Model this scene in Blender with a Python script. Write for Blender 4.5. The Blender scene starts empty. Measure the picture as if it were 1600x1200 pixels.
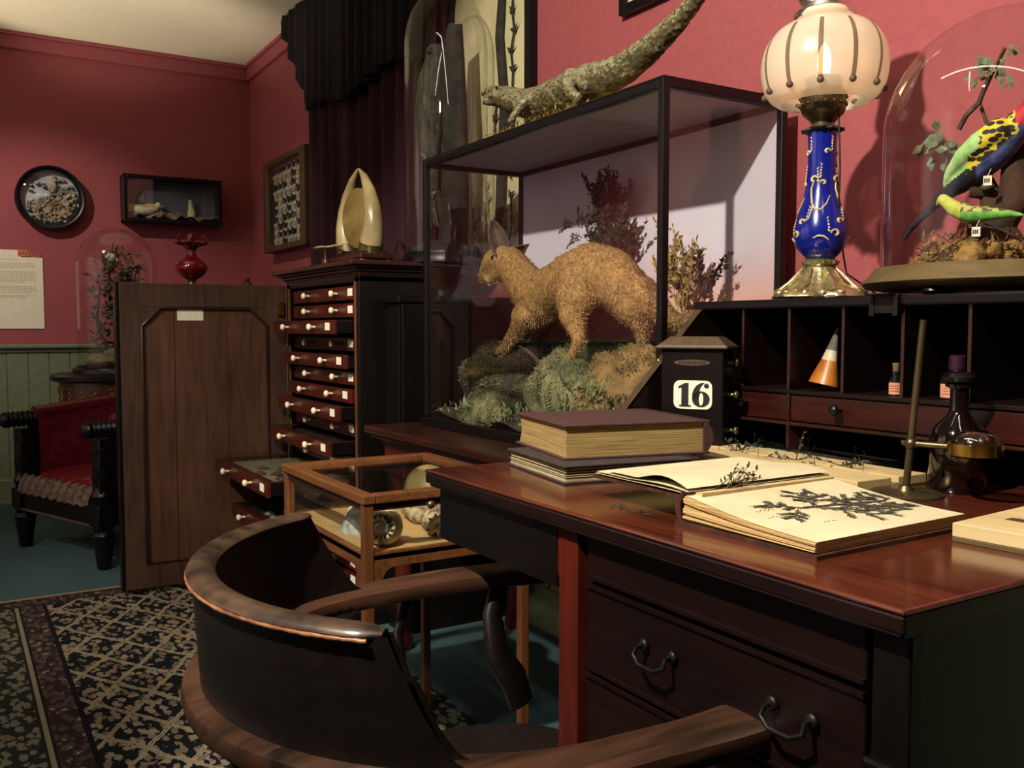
import bpy, bmesh, math, random
from mathutils import Vector, Matrix, noise, Euler

random.seed(7)
S = bpy.context.scene
COL = S.collection
PI = math.pi

# ------------------------------------------------------------------ camera
TH = math.radians(31.6); PT = math.radians(3.48); FPX = 1430.0; CAMH = 1.10
cam_data = bpy.data.cameras.new('camera')
cam_data.sensor_width = 36.0
cam_data.lens = FPX / 1600.0 * 36.0
cam_data.clip_start = 0.02
cam = bpy.data.objects.new('camera', cam_data)
COL.objects.link(cam)
DIR = Vector((-math.cos(TH) * math.cos(PT), math.sin(TH) * math.cos(PT), -math.sin(PT)))
cam.location = (0, 0, CAMH)
cam.rotation_euler = DIR.to_track_quat('-Z', 'Y').to_euler()
S.camera = cam
RGT = Vector((math.sin(TH), math.cos(TH), 0)); UPV = RGT.cross(DIR)

def at(px, py, Y):
    """point of the plane y = Y seen at a pixel of the 1600x1200 photograph"""
    v = DIR * FPX + RGT * (px - 800) - UPV * (py - 600)
    return Vector((0, 0, CAMH)) + v * (Y / v.y)

def scale_at(p):
    return (Vector(p) - Vector((0, 0, CAMH))).dot(DIR) / FPX

# ------------------------------------------------------------------ view, world, lamps
S.view_settings.view_transform = 'Standard'
S.view_settings.look = 'None'
S.view_settings.gamma = 1.0
S.view_settings.use_curve_mapping = False
S.view_settings.exposure = 0.0

w = bpy.data.worlds.new('world'); S.world = w; w.use_nodes = True
w.node_tree.nodes['Background'].inputs[0].default_value = (0.55, 0.5, 0.45, 1)
w.node_tree.nodes['Background'].inputs[1].default_value = 0.01

def spot(name, loc, target, power, size_deg, radius=0.05, blend=0.4, color=(1, 0.89, 0.74)):
    d = bpy.data.lights.new(name, 'SPOT'); d.energy = power; d.spot_size = math.radians(size_deg)
    d.spot_blend = blend; d.shadow_soft_size = radius; d.color = color
    o = bpy.data.objects.new(name, d); COL.objects.link(o); o.location = loc
    o.rotation_euler = (Vector(target) - Vector(loc)).to_track_quat('-Z', 'Y').to_euler()
    return o

spot('key_spot_light', (-0.63, -0.75, 2.78), (-1.45, 1.7, 1.3), 540, 76, 0.035, 0.3)
spot('cabinet_spot_light', (-1.9, -1.2, 2.78), (-3.9, 1.0, 0.6), 230, 46, 0.04, 0.7)
spot('far_wall_spot_light', (-4.7, -0.5, 2.8), (-6.48, 0.65, 1.3), 125, 50, 0.03, 0.8, (1, 0.88, 0.76))
spot('corner_spot_light', (-4.6, 0.3, 2.8), (-5.6, 1.84, 1.35), 50, 46, 0.04, 0.8)
spot('floor_spot_light', (-0.2, -1.2, 2.78), (-3.3, 0.8, 0.0), 100, 46, 0.05, 0.8, (0.95, 0.95, 0.88))
# added out-of-view spots that brighten the pale ceiling from below
spot('ceiling_fill_light', (-5.3, -0.6, 1.2), (-5.75, 0.7, 2.91), 185, 44, 0.03, 0.6)
spot('ceiling_fill_light', (-4.3, -0.5, 1.3), (-4.9, 1.2, 2.91), 80, 44, 0.1, 1.0)
# added spots brightening the unseen opposite wall, mirrored as haze in the case glass
spot('opposite_wall_fill_light', (-2.6, -1.6, 2.8), (-3.4, -3.0, 1.7), 330, 110, 0.05, 0.8)
spot('opposite_wall_fill_light', (-5.0, -1.6, 2.8), (-5.4, -3.0, 1.7), 330, 110, 0.05, 0.8)

# ------------------------------------------------------------------ materials
def lin(h):
    h = h.lstrip('#'); r = []
    for i in (0, 2, 4):
        c = int(h[i:i+2], 16) / 255.0
        r.append(c / 12.92 if c <= 0.04045 else ((c + 0.055) / 1.055) ** 2.4)
    return (r[0], r[1], r[2], 1)

def nodes(name):
    m = bpy.data.materials.new(name); m.use_nodes = True
    nt = m.node_tree
    return m, nt, nt.nodes['Principled BSDF']

def N(nt, t, **k):
    n = nt.nodes.new(t)
    for a, b in k.items(): setattr(n, a, b)
    return n

def coords(nt, scale=(1, 1, 1), rot=(0, 0, 0)):
    tc = N(nt, 'ShaderNodeTexCoord'); mp = N(nt, 'ShaderNodeMapping')
    mp.inputs['Scale'].default_value = scale; mp.inputs['Rotation'].default_value = rot
    nt.links.new(tc.outputs['Object'], mp.inputs[0]); return mp.outputs[0]

def ramp(nt, fac, stops, interp='LINEAR'):
    r = N(nt, 'ShaderNodeValToRGB'); r.color_ramp.interpolation = interp
    e = r.color_ramp.elements
    while len(e) < len(stops): e.new(0.5)
    for i, (p, c) in enumerate(stops):
        e[i].position = p; e[i].color = lin(c) if isinstance(c, str) else c
    nt.links.new(fac, r.inputs[0]); return r.outputs[0]

def bump(nt, b, h, strength, dist=0.002):
    n = N(nt, 'ShaderNodeBump'); n.inputs['Strength'].default_value = strength
    n.inputs['Distance'].default_value = dist
    nt.links.new(h, n.inputs['Height']); nt.links.new(n.outputs[0], b.inputs['Normal'])

def mat(name, c1, c2=None, rough=0.5, metal=0.0, scale=20, bmp=0.0, stretch=(1, 1, 1), coat=0.0, detail=4, dist=0.002, spec=0.5):
    m, nt, b = nodes(name)
    b.inputs['Roughness'].default_value = rough; b.inputs['Metallic'].default_value = metal
    b.inputs['Coat Weight'].default_value = coat; b.inputs['Coat Roughness'].default_value = 0.08
    b.inputs['Specular IOR Level'].default_value = spec
    n = N(nt, 'ShaderNodeTexNoise'); n.inputs['Scale'].default_value = scale; n.inputs['Detail'].default_value = detail
    nt.links.new(coords(nt, stretch), n.inputs['Vector'])
    if c2 is None: c2 = c1
    col = ramp(nt, n.outputs[0], [(0.33, c1), (0.67, c2)])
    nt.links.new(col, b.inputs['Base Color'])
    if bmp: bump(nt, b, n.outputs[0], bmp, dist)
    return m

def wood(name, c1, c2, axis='x', scale=9, rough=0.3, coat=0.0, spec=0.5):
    st = {'x': (0.7, 7, 7), 'y': (7, 0.7, 7), 'z': (7, 7, 0.7)}[axis]
    m, nt, b = nodes(name)
    b.inputs['Roughness'].default_value = rough; b.inputs['Coat Weight'].default_value = coat
    b.inputs['Coat Roughness'].default_value = 0.12; b.inputs['Specular IOR Level'].default_value = spec
    n = N(nt, 'ShaderNodeTexNoise'); n.inputs['Scale'].default_value = scale; n.inputs['Detail'].default_value = 8
    n.inputs['Distortion'].default_value = 0.8
    nt.links.new(coords(nt, st), n.inputs['Vector'])
    n2 = N(nt, 'ShaderNodeTexNoise'); n2.inputs['Scale'].default_value = 2.5; n2.inputs['Detail'].default_value = 3
    nt.links.new(coords(nt), n2.inputs['Vector'])
    mx = N(nt, 'ShaderNodeMath', operation='ADD'); nt.links.new(n.outputs[0], mx.inputs[0]); nt.links.new(n2.outputs[0], mx.inputs[1])
    hf = N(nt, 'ShaderNodeMath', operation='MULTIPLY'); hf.inputs[1].default_value = 0.5; nt.links.new(mx.outputs[0], hf.inputs[0])
    nt.links.new(ramp(nt, hf.outputs[0], [(0.36, c1), (0.64, c2)]), b.inputs['Base Color'])
    bump(nt, b, n.outputs[0], 0.08, 0.001)
    return m

def glass(name, tint=(1, 1, 1, 1), refl=1.0, rough=0.0):
    """thin clear pane: fresnel mix of see-through and mirror"""
    m = bpy.data.materials.new(name); m.use_nodes = True; nt = m.node_tree; nt.nodes.clear()
    o = N(nt, 'ShaderNodeOutputMaterial'); mx = N(nt, 'ShaderNodeMixShader')
    t = N(nt, 'ShaderNodeBsdfTransparent'); g = N(nt, 'ShaderNodeBsdfGlossy'); f = N(nt, 'ShaderNodeFresnel')
    t.inputs[0].default_value = tint; g.inputs['Roughness'].default_value = rough
    gm = N(nt, 'ShaderNodeNewGeometry'); mi = N(nt, 'ShaderNodeMapRange'); mi.inputs['To Min'].default_value = 1.5; mi.inputs['To Max'].default_value = 1 / 1.5
    nt.links.new(gm.outputs['Backfacing'], mi.inputs['Value']); nt.links.new(mi.outputs[0], f.inputs[0])   # same thin-pane reflection from both sides
    k = N(nt, 'ShaderNodeMath', operation='MULTIPLY'); k.inputs[1].default_value = refl; k.use_clamp = True
    nt.links.new(f.outputs[0], k.inputs[0]); nt.links.new(k.outputs[0], mx.inputs[0])
    nt.links.new(t.outputs[0], mx.inputs[1]); nt.links.new(g.outputs[0], mx.inputs[2]); nt.links.new(mx.outputs[0], o.inputs[0])
    return m

M = {}
M['red_wall'] = mat('red_wall_paint', '#904549', '#984b4e', 0.8, scale=60, bmp=0.15)
M['ceiling'] = mat('cream_ceiling_paint', '#dcd2b2', '#e2d8ba', 0.9, scale=30, bmp=0.05)
M['green'] = mat('sage_green_paint', '#667052', '#707b60', 0.55, scale=30, bmp=0.1)
M['dark_trim'] = mat('dark_red_trim_paint', '#5a2026', '#642830', 0.55)
M['carpet'] = mat('blue_green_carpet', '#2c464a', '#39585c', 0.95, scale=260, bmp=0.6, detail=6)
M['mahogany'] = wood('dark_mahogany', '#1c0e0b', '#3a1b13', 'x', 8, 0.3)
M['mahogany_top'] = wood('polished_mahogany_top', '#2a100b', '#5c2a1b', 'x', 7, 0.18, 0.35)
M['black_wood'] = wood('black_stained_wood', '#060505', '#0e0a0a', 'x', 8, 0.35, 0, 0.3)
M['black_wood_z'] = wood('black_stained_upright_wood', '#070505', '#110c0a', 'z', 8, 0.35, 0, 0.3)
M['door_wood'] = wood('brown_walnut_door', '#33211a', '#543c2e', 'z', 7, 0.42)
M['door_panel'] = wood('brown_walnut_panel', '#3c241a', '#61412f', 'z', 6, 0.4)
M['red_wood'] = wood('red_mahogany', '#330f0a', '#521b12', 'z', 8, 0.3)
M['drawer_wood'] = wood('red_drawer_front', '#330e0a', '#4c170f', 'x', 8, 0.28)
M['case_wood'] = wood('orange_brown_oak', '#4a2a15', '#784c2a', 'x', 8, 0.35)
M['case_wood_y'] = wood('orange_brown_oak_end', '#4a2a15', '#784c2a', 'y', 8, 0.35)
M['case_wood_z'] = wood('orange_brown_oak_post', '#4a2a15', '#6f4627', 'z', 8, 0.35)
M['chair_wood'] = wood('worn_brown_oak', '#130c08', '#513526', 'y', 5, 0.32)
M['chair_dark'] = wood('worn_black_oak', '#0a0706', '#18100c', 'x', 7, 0.38)
M['pale_wood'] = wood('pale_limewood', '#b09868', '#cdb98a', 'x', 8, 0.6)
M['oak_base'] = wood('greyed_oak', '#45391f', '#5f5030', 'x', 9, 0.4)
M['frame_wood'] = wood('dull_brown_frame', '#3a2b1c', '#54402a', 'z', 8, 0.5)
M['black'] = mat('black_lacquer', '#060607', '#0b0a0c', 0.35, spec=0.35)
M['dark_metal'] = mat('dark_bronze', '#12100e', '#1c1916', 0.45, 0.5)
M['brass'] = mat('polished_brass', '#9a7a34', '#c9a452', 0.22, 1.0, scale=14)
M['old_brass'] = mat('tarnished_brass', '#5c523a', '#7c7050', 0.38, .9, scale=20)
M['gilt'] = mat('cast_gilt_brass', '#a39868', '#e2d8ac', 0.3, .9, scale=55, bmp=0.9, dist=0.004)
M['ivory'] = mat('ivory', '#d8cba4', '#e6dab6', 0.35)
M['grey_wall'] = mat('plum_grey_wall_paint', '#a89aa0', '#b0a3a8', 0.8, scale=60)
M['darkened_mahogany'] = wood('shade_darkened_mahogany', '#0c0505', '#1a0b08', 'x', 8, 0.35, 0, .35)  # mahogany darkened to hold the shadow over the desk's drawer fronts
M['label'] = mat('cream_paper', '#ddd6be', '#e8e2cd', 0.8, scale=80)
M['pelmet_cloth'] = mat('black_wine_velvet', '#0a0406', '#14070c', 0.9, scale=30, bmp=0.2)
M['glass'] = glass('clear_glass')
M['dome_glass'] = glass('clear_dome_glass', (0.97, 0.97, 0.96, 1), 1.0)
M['dark_glass'] = mat('dark_brown_glass', '#0a0504', '#140a08', 0.06, scale=5, coat=0.6)
M['sand'] = mat('fine_yellow_sand', '#a48852', '#b89a60', 0.95, scale=300, bmp=0.4)
M['velvet'] = mat('dark_wine_velvet', '#26050f', '#360818', 0.9, scale=30, bmp=0.2)

# ------------------------------------------------------------------ mesh building
class MB:
    def __init__(s): s.v = []; s.f = []; s.m = []; s.cur = 0
    def add(s, vs, fs):
        o = len(s.v); s.v += [tuple(p) for p in vs]
        for f in fs: s.f.append(tuple(i + o for i in f)); s.m.append(s.cur)
    def box(s, x0, x1, y0, y1, z0, z1):
        a, b = min(x0, x1), max(x0, x1); c, d = min(y0, y1), max(y0, y1); e, f = min(z0, z1), max(z0, z1)
        s.add([(a, c, e), (b, c, e), (b, d, e), (a, d, e), (a, c, f), (b, c, f), (b, d, f), (a, d, f)],
              [(0, 3, 2, 1), (4, 5, 6, 7), (0, 1, 5, 4), (1, 2, 6, 5), (2, 3, 7, 6), (3, 0, 4, 7)])
        return s
    def tube(s, pts, rad, n=10, closed=False, ell=None, tw=None):
        """ell = (a, b) scales the section along the side and the up direction"""
        pts = [Vector(p) for p in pts]; k = len(pts)
        if not isinstance(rad, (list, tuple)): rad = [rad] * k
        rings = []; up = tw or Vector((0, 0, 1)); prev = None
        for i, p in enumerate(pts):
            if closed: t = pts[(i + 1) % k] - pts[i - 1]
            else: t = pts[min(i + 1, k - 1)] - pts[max(i - 1, 0)]
            if t.length < 1e-9: t = Vector((0, 0, 1))
            t.normalize()
            if prev is None or tw:
                sd = t.cross(up)
                if sd.length < 1e-3: sd = t.cross(Vector((1, 0, 0)))
            else:
                sd = prev - t * prev.dot(t)
                if sd.length < 1e-6: sd = t.cross(up)
            sd.normalize(); prev = sd; u = sd.cross(t).normalized()
            ea, eb = ell if ell else (1, 1)
            rings.append([p + sd * math.cos(2 * PI * j / n) * rad[i] * ea + u * math.sin(2 * PI * j / n) * rad[i] * eb for j in range(n)])
        vs = [q for r in rings for q in r]; fs = []
        for i in range(k if closed else k - 1):
            a = i * n; b = ((i + 1) % k) * n
            for j in range(n):
                j2 = (j + 1) % n
                fs.append((a + j, a + j2, b + j2, b + j))
        if not closed:
            fs.append(tuple(range(n - 1, -1, -1))); fs.append(tuple((k - 1) * n + j for j in range(n)))
        s.add(vs, fs); return s
    def lathe(s, prof, cx=0, cy=0, cz=0, n=32, cap=True, fn=None):
        vs = []; fs = []
        for i, (r, z) in enumerate(prof):
            for j in range(n):
                a = 2 * PI * j / n; rr = r * (fn(a, i) if fn else 1)
                vs.append((cx + rr * math.cos(a), cy + rr * math.sin(a), cz + z))
        for i in range(len(prof) - 1):
            for j in range(n):
                j2 = (j + 1) % n; fs.append((i * n + j, i * n + j2, (i + 1) * n + j2, (i + 1) * n + j))
        if cap:
            fs.append(tuple(range(n - 1, -1, -1))); fs.append(tuple((len(prof) - 1) * n + j for j in range(n)))
        s.add(vs, fs); return s
    def prism(s, poly, fn, a, b):
        """poly of (u, v); fn(u, v, w) -> point; extruded from w = a to b"""
        k = len(poly)
        vs = [fn(u, v, a) for u, v in poly] + [fn(u, v, b) for u, v in poly]
        fs = [tuple(range(k)), tuple(range(2 * k - 1, k - 1, -1))] + [(i, i + k, (i + 1) % k + k, (i + 1) % k) for i in range(k)]
        s.add(vs, fs); return s
    def ell(s, c, r, R=None, nu=16, nv=10):
        if not isinstance(r, (tuple, list)): r = (r, r, r)
        vs = []; fs = []; c = Vector(c)
        for i in range(nv + 1):
            ph = PI * i / nv
            for j in range(nu):
                a = 2 * PI * j / nu
                p = Vector((r[0] * math.sin(ph) * math.cos(a), r[1] * math.sin(ph) * math.sin(a), r[2] * math.cos(ph)))
                if R is not None: p = R @ p
                vs.append(c + p)
        for i in range(nv):
            for j in range(nu):
                j2 = (j + 1) % nu; fs.append((i * nu + j, (i + 1) * nu + j, (i + 1) * nu + j2, i * nu + j2))
        s.add(vs, fs); return s
    def grid(s, fn, nu, nv):
        vs = [fn(i / nu, j / nv) for i in range(nu + 1) for j in range(nv + 1)]
        fs = [(i * (nv + 1) + j, (i + 1) * (nv + 1) + j, (i + 1) * (nv + 1) + j + 1, i * (nv + 1) + j + 1) for i in range(nu) for j in range(nv)]
        s.add(vs, fs); return s
    def leaf(s, p, d, nrm, L, W):
        p = Vector(p); d = Vector(d).normalized(); sd = d.cross(Vector(nrm))
        if sd.length < 1e-4: sd = d.cross(Vector((1, 0.3, 0.2)))
        sd.normalize()
        s.add([p, p + d * L * 0.45 + sd * W, p + d * L, p + d * L * 0.45 - sd * W], [(0, 1, 2, 3)]); return s
    def wob(s, amp, fr, seed=0, start=0):
        for i in range(start, len(s.v)):
            p = Vector(s.v[i]); q = noise.noise_vector(p * fr + Vector((seed, seed * 2, 0)))
            s.v[i] = tuple(p + q * amp)
        return s

ORG = {}
def _mesh(name, mb, mats, off):
    me = bpy.data.meshes.new(name)
    me.from_pydata([(v[0] - off[0], v[1] - off[1], v[2] - off[2]) for v in mb.v], [], mb.f)
    if not isinstance(mats, (list, tuple)): mats = [mats]
    for m in mats: me.materials.append(M[m] if isinstance(m, str) else m)
    if len(mats) > 1: me.polygons.foreach_set('material_index', mb.m)
    me.validate()
    bm = bmesh.new(); bm.from_mesh(me); bmesh.ops.recalc_face_normals(bm, faces=bm.faces); bm.to_mesh(me); bm.free()
    me.update()
    return me

def obj(name, mb, mats, parent=None, bevel=0.0, smooth=False, loc=None, sub=0, label=None):
    off = ORG.get(parent.name, (0, 0, 0)) if parent else (loc or (0, 0, 0))
    me = _mesh(name, mb, mats, off)
    o = bpy.data.objects.new(name, me); COL.objects.link(o)
    if parent: o.parent = parent; ORG[o.name] = off
    else: o.location = off; ORG[o.name] = tuple(off)
    if smooth:
        me.polygons.foreach_set('use_smooth', [True] * len(me.polygons))
        try: me.set_sharp_from_angle(angle=math.radians(50 if smooth is True else smooth))
        except Exception: pass
    if bevel:
        b = o.modifiers.new('bevel', 'BEVEL'); b.width = bevel; b.segments = 2; b.limit_method = 'ANGLE'; b.angle_limit = math.radians(40)
    if sub:
        b = o.modifiers.new('sub', 'SUBSURF'); b.levels = sub; b.render_levels = sub
    if label: o['label'] = label
    return o

def tag(o, label, cat, group=None, kind=None):
    o['label'] = label; o['category'] = cat
    if group: o['group'] = group
    if kind: o['kind'] = kind
    return o

def thing(name, loc, label, cat, group=None, rotz=0.0, local=False):
    o = bpy.data.objects.new(name, None); COL.objects.link(o); o.empty_display_size = 0.05
    o.location = loc; o.rotation_euler = (0, 0, rotz)
    ORG[o.name] = (0, 0, 0) if local else tuple(loc)
    tag(o, label, cat, group); return o

def struct(name, mb, mats, bevel=0.0, smooth=False):
    o = obj(name, mb, mats, None, bevel, smooth); o['kind'] = 'structure'; return o

def fuse(name, mb, mats, parent=None, voxel=0.006, it=4, smooth=True, paint=None, jitter=0.0, jf=60, loc=None, label=None):
    """melt overlapping shapes into one continuous skin"""
    o = obj(name, mb, mats, parent, loc=loc)
    r = o.modifiers.new('r', 'REMESH'); r.mode = 'VOXEL'; r.voxel_size = voxel; r.use_smooth_shade = True
    if it:
        sm = o.modifiers.new('s', 'SMOOTH'); sm.factor = 0.6; sm.iterations = it
    bpy.context.view_layer.update()
    dg = bpy.context.evaluated_depsgraph_get()
    me = bpy.data.meshes.new_from_object(o.evaluated_get(dg))
    o.modifiers.clear(); o.data = me; me.name = name
    me.materials.clear()
    for m in (mats if isinstance(mats, (list, tuple)) else [mats]): me.materials.append(M[m] if isinstance(m, str) else m)
    off = Vector(ORG[o.name])
    if jitter:
        for v in me.vertices:
            v.co += v.normal * (noise.noise((v.co + off) * jf) * jitter)
    if paint:
        for p in me.polygons: p.material_index = paint(p.center + off, p.normal)
    if smooth: me.polygons.foreach_set('use_smooth', [True] * len(me.polygons))
    me.update()
    if label: o['label'] = label
    return o

def recede(o, k):
    """move a finished thing away along its sight line from the room's centre, growing it to match"""
    L = Vector(o.location); c = Vector((0, 0, CAMH)); o.location = c + (L - c) * k; o.scale = (k, k, k)

def strands(name, host, n, L, W, flow, m, keep=None, seed=1, lay=.45):
    """short hairs or moss blades rooted all over a part's surface"""
    me = host.data; off = Vector(ORG[host.name]); rg = random.Random(seed)
    areas = [p.area for p in me.polygons]; tot = sum(areas); mb = MB(); acc = 0.0; step = tot / n; nxt = rg.random() * step
    for p, a in zip(me.polygons, areas):
        acc += a
        while nxt < acc:
            nxt += step
            ids = p.vertices; k = rg.randrange(len(ids)); t, s = rg.random(), rg.random()
            c = Vector(p.center); q = c.lerp(me.vertices[ids[k]].co, t * .9) + off
            nn = Vector(p.normal)
            if keep and not keep(q, nn): continue
            d = nn * lay + Vector(flow) * (1 - lay) + Vector((rg.uniform(-1, 1), rg.uniform(-1, 1), rg.uniform(-1, 1))) * .3
            mb.leaf(q - nn * .001, d, nn.cross(d) if rg.random() < .0 else nn, L * rg.uniform(.6, 1.3), W * rg.uniform(.7, 1.2))
    return obj(name, mb, m, host)

def copy_tree(o, parent=None):
    c = o.copy(); COL.objects.link(c); c.parent = parent
    for ch in [x for x in S.objects if x.parent == o]: copy_tree(ch, c)
    return c

def chain(mb, nodes_, n=14, sq=(1, 1)):
    """nodes_: (px, py, y, r_px) -> limbs as a tapering tube with round ends"""
    P = [at(a, b, y) for a, b, y, r in nodes_]; R = [r * scale_at(p) for p, (a, b, y, r) in zip(P, nodes_)]
    for p, r in zip(P, R): mb.ell(p, (r, r * sq[0], r), None, 14, 10)
    for i in range(len(P) - 1):
        mb.tube([P[i], P[i + 1]], [R[i], R[i + 1]], n)
    return mb

WY = 1.84; FX = -6.48; CZ = 2.91
# ================================================================== the room
struct('floor', MB().box(-6.6, 2.7, -3.1, 1.95, -0.06, 0.0), 'carpet')
struct('ceiling', MB().box(-6.6, 2.7, -3.1, 1.95, CZ, CZ + 0.08), 'ceiling')
struct('wall_back', MB().box(-6.6, 2.7, WY, WY + 0.1, 0, CZ), 'red_wall')
struct('wall_left', MB().box(FX - 0.1, FX, -3.1, WY, 0, CZ), 'red_wall')
struct('wall_front', MB().box(-6.6, 2.7, -3.1, -3.0, 0, CZ), 'grey_wall')
struct('wall_right', MB().box(2.6, 2.7, -3.1, WY, 0, CZ), 'red_wall')
# picture moulding just under the ceiling
mb = MB(); mb.box(FX, FX + 0.025, -3.0, WY, CZ - 0.1, CZ - 0.02); mb.box(FX, FX + 0.045, -3.0, WY, CZ - 0.02, CZ)
struct('trim_1', mb, 'red_wall', 0.004)
mb = MB(); mb.box(FX, 2.6, WY - 0.025, WY, CZ - 0.1, CZ - 0.02); mb.box(FX, 2.6, WY - 0.045, WY, CZ - 0.02, CZ)
struct('trim_2', mb, 'red_wall', 0.004)
# beaded wainscot
mb = MB(); y = -3.0
while y < WY:
    y2 = min(y + 0.118, WY)
    mb.box(FX, FX + 0.018, y + 0.004, y2 - 0.004, 0.0, 0.965); mb.box(FX, FX + 0.012, y - 0.004, y + 0.004, 0, 0.965); y += 0.118
struct('trim_3', mb, 'green')
mb = MB(); mb.box(FX, FX + 0.05, -3.0, WY, 0.975, 1.0); mb.box(FX, FX + 0.03, -3.0, WY, 0.95, 0.975)
struct('trim_4', mb, 'green', 0.006)
mb = MB(); x = FX
while x < 2.6:
    x2 = min(x + 0.118, 2.6)
    mb.box(x + 0.004, x2 - 0.004, WY - 0.018, WY, 0, 0.965); mb.box(x - 0.004, x + 0.004, WY - 0.012, WY, 0, 0.965); x += 0.118
struct('trim_5', mb, 'green')
mb = MB(); mb.box(FX, -5.5, WY - 0.05, WY, 0.975, 1.0); mb.box(FX, 2.6, WY - 0.03, WY, 0.95, 0.975)
struct('trim_6', mb, 'green', 0.006)
mb = MB(); mb.box(FX, FX + 0.03, -3.0, WY, 0, 0.16); mb.box(FX, FX + 0.04, -3.0, WY, 0, 0.03)
struct('baseboard_left', mb, 'green', 0.005)
struct('baseboard_back', MB().box(FX, 2.6, WY - 0.03, WY, 0, 0.16), 'green', 0.005)

# slim strip lights on the ceiling, out of the photograph's view but mirrored in the glass domes
m, nt, b = nodes('lit_strip'); b.inputs['Emission Color'].default_value = (1, .93, .8, 1); b.inputs['Emission Strength'].default_value = 20; M['lit_strip'] = m
for (xa, xb, ya, yb, lab) in ((-2.1, .3, .23, .29, 'long slim white strip light running along the ceiling above the chair'), (-1.22, -1.18, -1.2, .1, 'shorter slim strip light meeting the long one at right angles on the ceiling')):
    SL = thing('ceiling_strip_light', ((xa + xb) / 2, (ya + yb) / 2, CZ), lab, 'ceiling light')
    obj('housing', MB().box(xa - .012, xb + .012, ya - .012, yb + .012, CZ - .03, CZ), 'label', SL, .002)
    obj('tube', MB().box(xa, xb, ya, yb, CZ - .042, CZ - .03), 'lit_strip', SL)

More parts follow.
